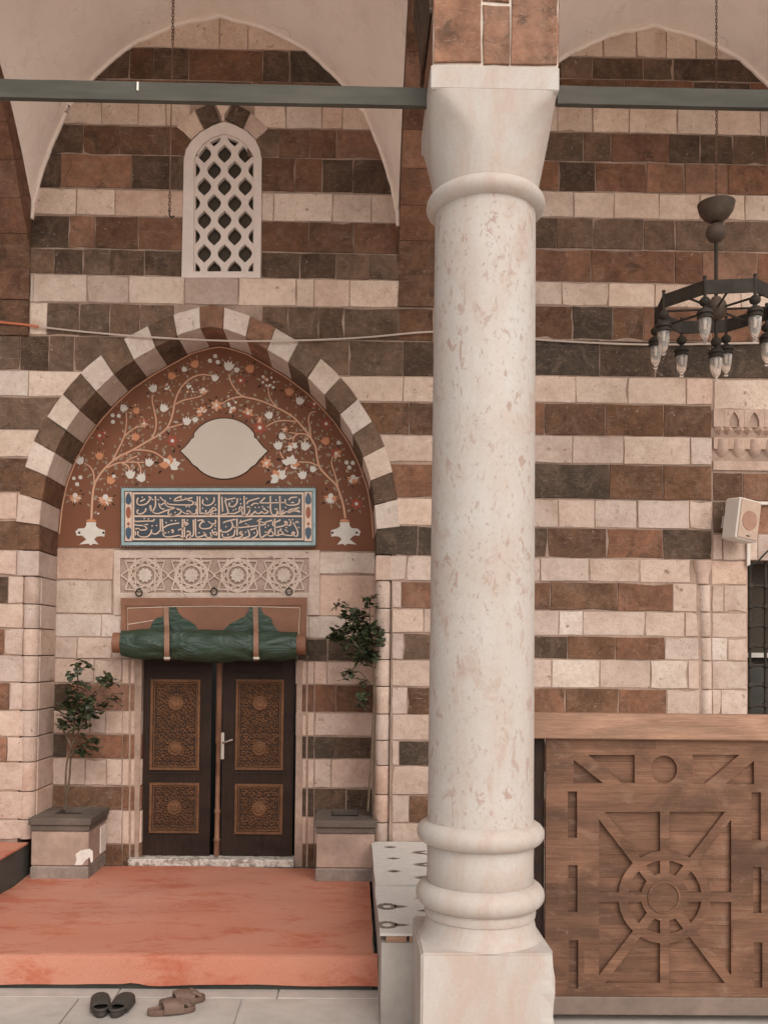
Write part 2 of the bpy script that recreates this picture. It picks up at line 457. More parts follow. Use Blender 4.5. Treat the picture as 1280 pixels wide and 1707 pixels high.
M['p_orange'] = plain('painted_orange', (0.58, 0.25, 0.13), 0.75, 0.12, 30, 0.0)
M['p_red'] = plain('painted_red', (0.33, 0.085, 0.05), 0.75, 0.12, 30, 0.0)
M['p_stem'] = plain('painted_stem', (0.60, 0.34, 0.22), 0.75, 0.1, 30, 0.0)
M['p_leaf'] = plain('painted_leaf', (0.31, 0.235, 0.165), 0.75, 0.2, 30, 0.0)
M['p_dark'] = plain('painted_dark_line', (0.045, 0.022, 0.015), 0.75, 0.1, 30, 0.0)
M['p_medal'] = plain('painted_cream', (0.58, 0.49, 0.41), 0.75, 0.06, 6, 0.0)
M['tymp'] = plain('brown_red_paint', (0.205, 0.080, 0.042), 0.75, 0.13, 5, 0.002)
M['t_blue'] = plain('dark_blue_glaze', (0.030, 0.038, 0.050), 0.3, 0.25, 25, 0.0, 0.5)
M['t_blue2'] = plain('mid_blue_glaze', (0.035, 0.066, 0.105), 0.3, 0.25, 25, 0.0, 0.5)
M['t_sky'] = plain('pale_blue_glaze', (0.30, 0.40, 0.40), 0.35, 0.25, 60, 0.0, 0.5)
M['t_cream'] = plain('cream_glaze', (0.66, 0.46, 0.34), 0.4, 0.1, 30, 0.0, 0.5)
M['t_red'] = plain('red_glaze', (0.28, 0.075, 0.03), 0.4, 0.1, 30, 0.0, 0.5)

def sill_mat():
    t = NT('worn_white_threshold'); v = t.coords((1, 1, 1)); n = t.noise(v, 18, 6, 0.75, 0.5)
    c = t.mix(t.ramp(n, [(0.42, 0.0), (0.55, 1.0)]), (0.24, 0.18, 0.145), (0.62, 0.55, 0.48))
    return t.done(c, 0.8, t.bump(n, 0.4, 0.006))
M['sill'] = sill_mat()
def carpet_mat():
    t = NT('red_carpet_felt'); v = t.coords((0.5, 1, 1)); v2 = t.coords((1, 1, 1))
    n1 = t.noise(v, 4.2, 8, 0.78, 0.35); n2 = t.noise(v2, 160, 2, 0.6); n3 = t.noise(v2, 0.9, 3, 0.5); n4 = t.noise(v, 9, 5, 0.7, 0.6)
    c = t.mix(t.ramp(n3, [(0.35, 0.0), (0.65, 1.0)]), (0.50, 0.195, 0.125), (0.51, 0.240, 0.165))
    c = t.mix(t.ramp(n1, [(0.50, 0.0), (0.62, 0.75)]), c, (0.42, 0.112, 0.062))
    c = t.mix(t.ramp(n4, [(0.60, 0.0), (0.72, 0.45)]), c, (0.38, 0.105, 0.060))
    c = t.mix(1.0, c, t.ramp(n2, [(0.3, 0.88), (0.7, 1.08)]), 'MULTIPLY')
    nm = t.bump(n2, 0.35, 0.003); nm = t.bump(n1, 0.3, 0.01, nm)
    return t.done(c, 0.98, nm, 0.1)
M['carpet'] = carpet_mat()
def leaf_mat():
    t = NT('rose_leaf'); v = t.coords((1, 1, 1)); n = t.noise(v, 9, 3, 0.6)
    c = t.mix(t.ramp(n, [(0.3, 0.0), (0.7, 1.0)]), (0.020, 0.030, 0.013), (0.062, 0.072, 0.032))
    return t.done(c, 0.45, None, 0.4)
M['leaf'] = leaf_mat()
def glass_mat(name, col, rough, tr=1.0, ior=1.25):
    t = NT(name); t.b.inputs['Transmission Weight'].default_value = tr; t.b.inputs['IOR'].default_value = ior
    return t.done(col, rough, None, 0.5)
M['lamp_glass'] = glass_mat('lamp_glass', (0.95, 0.90, 0.85), 0.08, 0.88, 1.12)
M['filament'] = plain('white_bulb_socket', (0.7, 0.6, 0.52), 0.5, 0.05, 10, 0.0)
def pane_mat():
    t = NT('dusty_dark_pane'); v = t.coords(); n = t.noise(v, 30, 5, 0.8, 0.4)
    c = t.mix(t.ramp(n, [(0.6, 0.0), (0.75, 0.6)]), (0.075, 0.056, 0.042), (0.36, 0.28, 0.22))
    return t.done(c, 0.6, None, 0.15)
M['pane'] = pane_mat()

# ------------------------------------------------------------------ stones
COL = {  # colour families of the masonry
    'L': ('light', (0.675, 0.520, 0.420)), 'l': ('light', (0.560, 0.430, 0.360)), 'W': ('light', (0.640, 0.525, 0.445)),
    'P': ('light', (0.610, 0.435, 0.350)), 'K': ('light', (0.50, 0.395, 0.340)),
    'B': ('dark', (0.128, 0.066, 0.038)), 'D': ('dark', (0.086, 0.053, 0.035)), 'G': ('dark', (0.134, 0.084, 0.056)),
    'R': ('dark', (0.172, 0.083, 0.050)), 'H': ('dark', (0.064, 0.045, 0.032)), 'T': ('dark', (0.225, 0.116, 0.074)),
}
def stone_colour(k):
    m, c = COL[k]
    f = random.uniform(0.90, 1.08) if m == 'light' else random.uniform(0.85, 1.18)
    w = random.uniform(-0.03, 0.03)
    return m, (c[0] * f * (1 + w), c[1] * f, c[2] * f * (1 - w))
def stone_poly(name, poly, y, depth, k, parent, gap=0.0026, rag=0.0036, ch=0.0035):
    """one ashlar block from its outline in the wall plane: ragged arrises, chamfered front"""
    poly = ccw(poly)
    if len(poly) < 3 or abs(area(poly)) < 0.0004: return None
    pts = []
    n = len(poly)
    for i in range(n):
        a, b = poly[i], poly[(i + 1) % n]
        pts.append(a)
        L = math.hypot(b[0] - a[0], b[1] - a[1])
        for t_ in ((.33, .67) if L > 0.26 else (.5,) if L > 0.10 else ()):
            t_ += random.uniform(-.13, .13)
            pts.append((a[0] + (b[0] - a[0]) * t_, a[1] + (b[1] - a[1]) * t_))
    cx = sum(p[0] for p in pts) / len(pts); cz = sum(p[1] for p in pts) / len(pts)
    def inset(ps, d):
        out = []; m = len(ps)
        for i in range(m):
            p0, p1, p2 = Vector(ps[i - 1]), Vector(ps[i]), Vector(ps[(i + 1) % m])
            e1 = (p1 - p0); e2 = (p2 - p1)
            if e1.length < 1e-6 or e2.length < 1e-6: out.append(tuple(p1)); continue
            n1 = Vector((-e1.y, e1.x)).normalized(); n2 = Vector((-e2.y, e2.x)).normalized()
            nn = (n1 + n2)
            if nn.length < 1e-3: out.append(tuple(p1)); continue
            nn.normalize(); s_ = min(2.0, 1 / max(0.3, nn.dot(n1)))
            out.append(tuple(p1 + nn * d * s_))
        return out
    o1 = [(p[0] + random.uniform(-rag, rag), p[1] + random.uniform(-rag, rag)) for p in inset(pts, gap + rag * 0.4)]
    if k not in 'K' and gap < .004:      # a knocked-off corner here and there
        for i_ in range(len(o1)):
            if random.random() < .05:
                q_ = random.uniform(.006, .018); d_ = Vector((cx - o1[i_][0], cz - o1[i_][1])); d_ = d_.normalized() * min(q_, d_.length * .3); o1[i_] = (o1[i_][0] + d_.x, o1[i_][1] + d_.y)
    o2 = inset(o1, ch)
    m = len(o1); jy = random.uniform(-0.004, 0.004)
    vs_ = [(p[0] - cx, y + depth, p[1] - cz) for p in o1] + [(p[0] - cx, y + ch * 0.8 + jy, p[1] - cz) for p in o1] + [(p[0] - cx, y + jy + random.uniform(-.001, .001), p[1] - cz) for p in o2]
    fs_ = []
    for i in range(m):
        j = (i + 1) % m
        fs_.append((j, i, i + m, j + m)); fs_.append((j + m, i + m, i + 2 * m, j + 2 * m))
    fs_.append(tuple(range(2 * m, 3 * m)))
    mb = MB(); mb.add([(v[0], v[1] - y, v[2]) for v in vs_], [tuple(reversed(f)) for f in fs_[:-1]] + [fs_[-1]])
    mt, c = stone_colour(k)
    me = mb.mesh(M[mt], name)
    return put(name, me, parent, (cx, y, cz), c)
def rect(x0, x1, z0, z1): return [(x0, z0), (x1, z0), (x1, z1), (x0, z1)]

YW, YB = 7.5, 7.96
facade = empty('mosque_facade', (0, YW + 0.2, 0))
tag(facade, 'back wall of the portico in cream and brown striped stone with the arched portal', 'stone facade')

# outline of the portal ring in photo measure, turned into wall coordinates
RO_L = [(352, 508), (337, 511), (292, 525), (256, 542), (216, 561), (177, 587), (146, 612), (118, 643), (93, 677), (67, 716), (53, 750), (42, 784), (34, 826), (28, 872)]
RI_L = [(356, 545), (306, 556), (270, 576), (233, 595), (197, 618), (169, 643), (143, 671), (121, 705), (101, 741), (84, 786), (73, 831), (67, 879)]
RO_R = [(352, 508), (368, 511), (408, 522), (450, 539), (486, 561), (529, 592), (560, 618), (591, 654), (619, 697), (641, 736), (655, 784), (664, 831), (667, 876)]
RI_R = [(356, 545), (374, 547), (405, 559), (439, 578), (470, 598), (506, 626), (534, 654), (562, 685), (585, 716), (605, 756), (619, 795), (625, 837), (627, 879)]
def world_curve(pts, Y): return [P2(x, y, Y) for x, y in pts]
def resample(c, n):
    c = [Vector(p) for p in c]; L = [0]
    for a, b in zip(c, c[1:]): L.append(L[-1] + (b - a).length)
    out = []
    for i in range(n + 1):
        s_ = L[-1] * i / n
        for j in range(len(L) - 1):
            if s_ <= L[j + 1] + 1e-9:
                t = (s_ - L[j]) / (L[j + 1] - L[j]); out.append(c[j].lerp(c[j + 1], t)); break
    return out
# make the ring symmetrical about the portal axis
cl_o, cl_i = world_curve(RO_L, YW), world_curve(RI_L, YW)
cr_o, cr_i = world_curve(RO_R, YW), world_curve(RI_R, YW)
PX0 = (cl_i[-1][0] + cr_i[-1][0]) / 2           # portal axis
NHALF = (cr_i[-1][0] - cl_i[-1][0]) / 2         # half width of the niche
ZSPR = (cl_i[-1][1] + cr_i[-1][1]) / 2
def sym(a, b, n):
    a, b = resample(a, n), resample(b, n)
    return [((b[i].x - a[i].x) / 2, (a[i].y + b[i].y) / 2) for i in range(n + 1)]
ring_o, ring_i = sym(cl_o, cr_o, 46), sym(cl_i, cr_i, 46)   # (half width, z) from crown to spring
ring_o[0] = (0.0, ring_o[0][1]); ring_i[0] = (0.0, ring_i[0][1])
mid_tab = sorted(((ring_o[i][1] + ring_i[i][1]) / 2, (ring_o[i][0] + ring_i[i][0]) / 2) for i in range(47))
def ring_half(z):                                # half width of the ring's centre line at a height
    return interp(mid_tab, z)
in_tab = sorted((z, x) for x, z in ring_i)

def course(Yref, xref, y0, y1, cuts, kinds, x_start, Y=YW, parent=None, name='stone', side=None, depth=0.05):
    """a course of blocks: y0,y1 measured at photo column xref; cuts are photo columns measured at mid height"""
    zt, zb = at(xref, y0, Y).z, at(xref, y1, Y).z
    ym = (y0 + y1) / 2
    xs = [at(x, ym, Y).x for x in [x_start] + cuts]
    for (a, b, k) in zip(xs, xs[1:], kinds):
        if k == '.': continue
        poly = rect(a, b, zb, zt)
        if side in ('l', 'r'):
            s_ = -1 if side == 'l' else 1
            p0 = (PX0 + s_ * ring_half(zb), zb); p1 = (PX0 + s_ * ring_half(zt), zt)
            poly = clip_half(ccw(poly), *((p0, p1) if side == 'l' else (p1, p0)))
        if len(poly) >= 3: stone_poly(name, poly, Y, depth, k, parent or facade)

# ---- left bay, courses from the crown of the wall arch down (photo rows at x = 360)
A = []
def LC(y0, y1, start, cuts, kinds, side=None): course(YW, 360, y0, y1, cuts, kinds, start, side=side)
LC(22, 81, 200, [290, 366, 414, 560], 'LLLL')
LC(82, 134, 140, [216, 256, 315, 438, 483, 590], 'DBDBDH')
LC(135, 163, 90, [180, 300, 420, 530, 640], 'BRBRB')
LC(165, 211, 70, [103, 170, 231, 277, 318], 'LLLLL')
LC(165, 211, 424, [477, 537, 571, 650], 'LLPL')
LC(212, 260, 62, [139, 200, 276, 330], 'DBBB')
LC(212, 260, 412, [464, 516, 561, 660], 'GBBT')
LC(261, 317, 50, [102, 220, 306], 'DTD')
LC(261, 317, 436, [492, 537, 588, 665], 'BBDD')
LC(319, 362, 50, [128, 192, 306], 'LLP')
LC(319, 366, 436, [456, 554, 619, 668], 'LLLL')
LC(364, 418, 48, [115, 159, 231, 306], 'DTBR')
LC(367, 418, 436, [515, 589, 668], 'BBR')
LC(419, 461, 48, [90, 138, 183, 241, 306], 'GDGDD')
LC(419, 461, 436, [500, 560, 617, 668], 'DDGG')
LC(462, 508, 50, [56, 145, 215, 308, 398, 494, 524, 583, 666], 'WLlLKLLPL')
LC(509, 563, 50, [79, 132, 183, 233, 290], 'WGGGG', 'l')
LC(509, 563, 437, [481, 531, 574, 664, 722], 'GGDGB', 'r')
LC(564, 622, -140, [-60, 34, 82, 124, 300], 'GGDGG', 'l')
LC(564, 622, 430, [582, 672, 745], 'GGD', 'r')
LC(623, 665, -140, [-50, 48, 220], 'LWL', 'l')
LC(623, 665, 520, [672, 745], 'LL', 'r')
LC(666, 720, -140, [-20, 200], 'BG', 'l')
LC(666, 720, 560, [682, 745], 'BB', 'r')
LC(721, 767, -140, [-30, 150], 'lL', 'l')
LC(721, 767, 590, [745], 'l', 'r')
LC(768, 825, -140, [-45, 120], 'RB', 'l')
LC(768, 825, 600, [745], 'R', 'r')
LC(826, 871, -140, [-40, 29, 100], 'lPL', 'l')
LC(826, 871, 610, [720, 745], 'LL', 'r')
LC(872, 921, -140, [-30, 60], 'BB')
LC(872, 921, 632, [696, 745], 'HH')
LC(922, 964, -140, [-50, 28, 64], 'lPl')
LC(922, 964, 630, [677, 745], 'll')
rows = [(965, 1010, [14], 'D', 669, 'R'), (1011, 1051, [], '', 706, 'l'), (1052, 1096, [8], 'R', 672, 'G'), (1097, 1141, [], '', 800, 'l'),
        (1142, 1187, [16], 'R', 679, 'B'), (1188, 1231, [], '', 800, 'l'), (1232, 1273, [12], 'T', 665, 'H'), (1274, 1322, [], '', 800, 'l'),
        (1323, 1369, [], '', 682, 'B'), (1370, 1402, [], '', 800, 'l')]
for (y0, y1, lc, lk, rc, rk) in rows:
    if lc: LC(y0, y1, -140, lc + [39], lk + 'l')
    else: LC(y0, y1, -140, [random.randint(-60, -10), 39], 'll')
    if rc < 745: LC(y0, y1, 653, [rc, 745], 'l' + rk)
    else: LC(y0, y1, 653, [745], 'l')
# ---- right bay (photo rows at x = 1000)
def RC(y0, y1, start, cuts, kinds, ): course(YW, 1000, y0, y1, cuts, kinds, start)
RC(38, 94, 930, [1005, 1060, 1110, 1160, 1260], 'LLLLL')
RC(95, 131, 870, [937, 987, 1072, 1122, 1217, 1310], 'DGDGDD')
RC(132, 176, 850, [930, 1040, 1155, 1250, 1380], 'BBRDR')
RC(178, 220, 850, [929, 988, 1048, 1128, 1195, 1267, 1390], 'LLLLLLL')
RC(221, 269, 820, [907, 972, 1018, 1115, 1167, 1222, 1276, 1390], 'DGGRDDDB')
RC(270, 319, 820, [931, 992, 1077, 1140, 1212, 1300, 1390], 'RDRTTRT')
RC(320, 363, 800, [870, 956, 1023, 1098, 1166, 1241, 1390], 'LLLLLLL')
RC(364, 415, 800, [927, 988, 1072, 1125, 1207, 1390], 'DGGGGG')
RC(416, 470, 800, [880, 985, 1124, 1170, 1262, 1390], 'RRRRTR')
RC(471, 510, 800, [936, 1014, 1091, 1162, 1235, 1390], 'LLLLLL')
RC(511, 566, 790, [880, 954, 1021, 1072, 1185, 1290, 1390], 'BBHBRRB')
RC(567, 627, 745, [860, 999, 1092, 1184, 1390], 'DHDHH')
RC(628, 672, 745, [830, 959, 1046, 1143, 1187], 'LLLLP')
RC(673, 726, 745, [907, 1009, 1106, 1186], 'RBBB')
RC(727, 773, 745, [860, 954, 1039, 1150, 1186], 'lllLl')
RC(774, 832, 745, [850, 1015, 1105, 1186], 'BHBB')
RC(833, 880, 745, [870, 930, 991, 1061, 1148, 1186], 'llllll')
RC(881, 930, 745, [912, 1011, 1105, 1186], 'DBRD')
RC(931, 970, 745, [820, 900, 981, 1065, 1151], 'lllll')
RC(971, 1018, 745, [840, 917, 1029, 1121, 1161], 'BRBRl')
RC(1019, 1060, 745, [850, 931, 971, 1075, 1141, 1163], 'llWlll')
RC(1061, 1099, 745, [840, 946, 1025, 1108, 1164], 'DDBRl')
RC(1100, 1147, 745, [830, 919, 999, 1084, 1146, 1165], 'llWlWl')
RC(1148, 1191, 745, [850, 942, 1031, 1111, 1166], 'RRBRl')
for i, (y0, y1) in enumerate([(1192, 1240), (1241, 1286), (1287, 1334), (1335, 1380), (1381, 1412)]):
    if i % 2: RC(y0, y1, 745, [800, 1166], 'RB')
    else: RC(y0, y1, 745, [810, 1166], 'll')
# ---- the window surround further right
RC(629, 680, 1189, [1300, 1400], 'LL')
RC(785, 832, 1188, [1238, 1400], 'BR')
RC(833, 886, 1188, [1206, 1262, 1400], 'GRT')
RC(887, 931, 1188, [1204, 1262, 1400], 'Pll')
for (y0, y1, cuts, ks) in [(932, 972, [1245], 'P'), (973, 1018, [1206, 1245], 'll'), (1019, 1060, [1245], 'l'), (1061, 1099, [1212, 1245], 'Wl'),
                           (1100, 1147, [1245], 'l'), (1148, 1191, [1201, 1245], 'll'), (1192, 1300, [1245], 'l'), (1301, 1412, [1245], 'l')]:
    RC(y0, y1, 1186, cuts, ks)
# engaged round shaft beside the window and its little capital
def half_round(name, px, y0, y1, rad, k, xref=None, Y=YW + 0.035, capital=False):
    a = at(px, (y0 + y1) / 2, YW).x
    zt, zb = at(px, y0, YW).z - 0.004, at(px, y1, YW).z + 0.004
    mb = MB(); mb.smooth = True
    if capital: prof = [(rad, zb), (rad * 1.05, zb + (zt - zb) * 0.35), (rad * 1.5, zb + (zt - zb) * 0.8), (rad * 1.55, zt)]
    else: prof = [(rad * 0.97, zb), (rad, zb + 0.004), (rad, zt - 0.004), (rad * 0.97, zt)]
    mb.lathe([(r, z) for r, z in prof], (a, Y, 0), 20)
    m, c = stone_colour(k)
    mb.build(name, M[m], facade, color=c)
for i, (y0, y1) in enumerate([(973, 1018), (1019, 1060), (1061, 1099), (1100, 1147), (1148, 1191), (1192, 1300), (1301, 1412)]):
    half_round('shaft_stone', 1175 + i * 0.8, y0 + 2, y1 + 2, 0.050, 'l')
half_round('shaft_capital', 1171, 934, 974, 0.056, 'P', capital=True)

# ---- portal ring: wedge blocks running through the depth of the niche
kinds_l = 'WGWGWGWGWBl'; kinds_r = 'WTWGWGWGWDW'
NS = 11
ZC = ring_o[0][1]
def seg_pts(tab, a, b, n=4):
    N = len(tab) - 1; out = []
    for i in range(n + 1):
        t = (a + (b - a) * i / n) * N; j = min(N - 1, int(t)); f = t - j
        out.append((tab[j][0] + (tab[j + 1][0] - tab[j][0]) * f, tab[j][1] + (tab[j + 1][1] - tab[j][1]) * f))
    return out
key = 0.040
bounds = [key + (1 - key) * i / NS for i in range(NS + 1)]
def wedge(o, i, k, name='voussoir', y0=YW - 0.008, y1=YB + 0.02):
    poly = ccw(o + list(reversed(i)))
    cx = sum(p[0] for p in poly) / len(poly); cz = sum(p[1] for p in poly) / len(poly)
    g = 0.985
    poly = [((p[0] - cx) * g, (p[1] - cz) * g) for p in poly]
    mb = MB()
    pj = [(x + random.uniform(-.002, .002), z + random.uniform(-.002, .002)) for x, z in poly]
    small = [(x * 0.975, z * 0.975) for x, z in pj]
    n = len(pj); j = random.uniform(-.003, .003)
    vs_ = [(x, j, z) for x, z in small] + [(x, 0.006, z) for x, z in pj] + [(x, y1 - y0, z) for x, z in pj]
    fs_ = [tuple(range(n))]
    for a in range(n):
        b = (a + 1) % n
        fs_.append((b, a, a + n, b + n)); fs_.append((b + n, a + n, a + 2 * n, b + 2 * n))
    mb.add(vs_, fs_)
    m, c = stone_colour(k)
    return put(name, mb.mesh(M[m], name), facade, (cx, y0, cz), c)
for s_, ks in ((-1, kinds_l), (1, kinds_r)):
    for q in range(NS):
        o = [(PX0 + s_ * x, z) for x, z in seg_pts(ring_o, bounds[q], bounds[q + 1])]
        i = [(PX0 + s_ * x, z) for x, z in seg_pts(ring_i, bounds[q], bounds[q + 1])]
        wedge(o, i, ks[q])
o = [(PX0 - x, z) for x, z in reversed(seg_pts(ring_o, 0, key))][:-1] + [(PX0 + x, z) for x, z in seg_pts(ring_o, 0, key)]
i = [(PX0 - x, z) for x, z in reversed(seg_pts(ring_i, 0, key))][:-1] + [(PX0 + x, z) for x, z in seg_pts(ring_i, 0, key)]
wedge(o, i, 'T')
# spring blocks, reveals and corner shafts of the niche
NL, NR = PX0 - NHALF, PX0 + NHALF
def block(name, x0, x1, y0, y1, z0, z1, k, parent=facade, ch=0.006):
    m, c = stone_colour(k); mb = MB(); mb.box(x0, x1, y0, y1, z0, z1, ch); return mb.build(name, M[m], parent, color=c)
zprev = ZSPR
reveal_rows = [(872, 921, 'BB'), (922, 964, 'll')] + [(r[0], r[1], 'll') for r in rows]
for qi, (y0, y1, k) in enumerate(reveal_rows):
    zt, zb = at(360, y0, YW).z - 0.0015, at(360, y1, YW).z + 0.0015
    if qi == 0: zt = ZSPR - 0.004
    kk = 'P' if qi in (9, 10) else k[0]
    if qi < 2:
        block('reveal_stone', NL - 0.17, NL, YW - 0.006, YB, zb, zt, k[0]); block('reveal_stone', NR, NR + 0.17 if qi == 0 else NR + 0.12, YW - 0.006, YB, zb, zt, 'H' if qi == 0 else 'l')
    else:
        block('reveal_stone', NL - 0.15, NL, YW + 0.075, YB, zb, zt, kk); block('reveal_stone', NR, NR + 0.15, YW + 0.075, YB, zb, zt, k[1])
        for sx in (NL - 0.072, NR + 0.066):
            mb = MB(); mb.smooth = True; rad = 0.066
            mb.lathe([(rad * 0.97, zb), (rad, zb + 0.004), (rad, zt - 0.004), (rad * 0.97, zt)], (sx, YW + 0.062, 0), 20)
            m, c = stone_colour(kk); mb.build('corner_shaft_stone', M[m], facade, color=c)

# ---- back of the niche
def NC(y0, y1, start, cuts, kinds): course(YB, 360, y0, y1, cuts, kinds, start, Y=YB)
for r in [(917, 969, 88, [190], 'P'), (970, 1025, 88, [187], 'W'), (1026, 1064, 88, [169, 203], 'WW'), (1065, 1100, 88, [129, 187, 234], 'lll'),
          (1101, 1141, 88, [157, 204], 'll'), (1142, 1186, 88, [115, 204], 'DT'), (1187, 1225, 88, [150, 176, 204], 'lll'), (1226, 1266, 88, [112, 204], 'HR'),
          (1267, 1311, 88, [142, 178, 204], 'lll'), (1312, 1352, 88, [204], 'B'), (1353, 1408, 88, [204], 'l'), (1409, 1446, 88, [204], 'B'),
          (917, 955, 532, [640], 'W'), (956, 1024, 532, [640], 'P'), (1025, 1062, 514, [576, 640], 'WL'), (1063, 1100, 496, [546, 640], 'HH'),
          (1101, 1139, 524, [545, 640], 'Pl'), (1140, 1185, 524, [560, 640], 'RB'), (1186, 1225, 524, [640], 'l'), (1226, 1263, 524, [557, 640], 'HD'),
          (1264, 1312, 524, [552, 640], 'lP'), (1313, 1360, 524, [577, 640], 'DD'), (1361, 1405, 524, [640], 'l'), (1406, 1446, 524, [640], 'B')]:
    NC(*r)
# moulded jambs on both sides of the door
jl = [(1101, 1141, 'P'), (1142, 1186, 'T'), (1187, 1225, 'l'), (1226, 1266, 'R'), (1267, 1311, 'l'), (1312, 1352, 'R'), (1353, 1408, 'l'), (1409, 1446, 'B')]
jr = [(1101, 1139, 'P'), (1140, 1185, 'R'), (1186, 1225, 'l'), (1226, 1263, 'H'), (1264, 1312, 'l'), (1313, 1360, 'D'), (1361, 1405, 'P'), (1406, 1446, 'B')]
for (lst, xa, xb) in ((jl, 205, 235), (jr, 523, 493)):
    for (y0, y1, k) in lst:
        zt, zb = at(360, y0, YB).z - 0.003, at(360, y1, YB).z + 0.003
        a, b = at(xa, (y0 + y1) / 2, YB).x, at(xb, (y0 + y1) / 2, YB).x
        w = b - a
        prof = [(0, 0.10), (0, 0), (0.30, 0), (0.34, 0.012), (0.40, 0.014), (0.46, 0.002), (0.60, 0.0), (0.66, 0.012), (0.74, 0.016), (0.82, 0.022), (1.0, 0.03), (1.0, 0.10)]
        mb = MB(); mb.rings([[(a + w * u, YB + d, z) for u, d in prof] for z in (zb, zt)], True, True)
        m, c = stone_colour(k); fixn(mb.build('door_jamb_stone', M[m], facade, color=c))

# ---- mortar core behind the blocks
def core():
    zf = -0.25
    wl, wr = at(1246, 1000, YW).x, at(1420, 1000, YW).x
    wt, wb = at(1260, 934, YW).z, at(1260, 1200, YW).z
    arch = [(PX0 - ring_half(z), z) for z in [ZSPR + (mid_tab[-1][0] - ZSPR) * i / 14 for i in range(15)]]
    arch_r = [(2 * PX0 - x, z) for x, z in reversed(arch)][1:]
    outer = [(-6.5, zf), (NL - 0.13, zf), (NL - 0.13, ZSPR - 0.02)] + arch + arch_r + [(NR + 0.13, ZSPR - 0.02), (NR + 0.13, zf), (7.0, zf), (7.0, 7.3), (-6.5, 7.3)]
    lw = [P2(x, y, YW) for x, y in ((314, 452), (427, 452), (427, 260), (405, 226), (370, 212), (335, 226), (314, 260))]
    mb = MB(); mb.plate([outer, lw, [(wl, wb), (wr, wb), (wr, wt), (wl, wt)]], YW + 0.008, YW + 0.42)
    mb.build('wall_core', M['mortar'], facade)
    dl, dr, dt = at(235, 1200, YB).x, at(494, 1200, YB).x, at(360, 1056, YB).z
    mb = MB(); mb.plate([[(NL - 0.1, -0.2), (dl, -0.2), (dl, dt), (dr, dt), (dr, -0.2), (NR + 0.1, -0.2), (NR + 0.1, 5.2), (NL - 0.1, 5.2)]], YB + 0.008, YB + 0.3)
    mb.build('niche_core', M['mortar'], facade)
core()

# ------------------------------------------------------------------ painted tympanum
zt0 = at(360, 915, YB).z
ty = [(PX0 - x * 1.01, z + 0.02) for x, z in reversed(ring_i)] + [(PX0 + x * 1.01, z + 0.02) for x, z in ring_i[1:]]
ty = [p for p in ty if p[1] > zt0] + [(PX0 + NHALF * 1.01, zt0), (PX0 - NHALF * 1.01, zt0)]
mb = MB(); mb.plate([ccw(ty)], YB, YB + 0.01)
tymp = mb.build('tympanum', M['tymp'], facade)
tymp['label'] = 'brown red tympanum painted with flower sprays in the portal arch'
mb = MB(); bl = [(PX0 - x * 0.991, YB - 0.004, z - 0.012) for x, z in reversed(ring_i)] + [(PX0 + x * 0.991, YB - 0.004, z - 0.012) for x, z in ring_i[1:]]
mb.tube(bl, 0.006, 5); mb.build('painted_border', M['p_stem'], tymp)

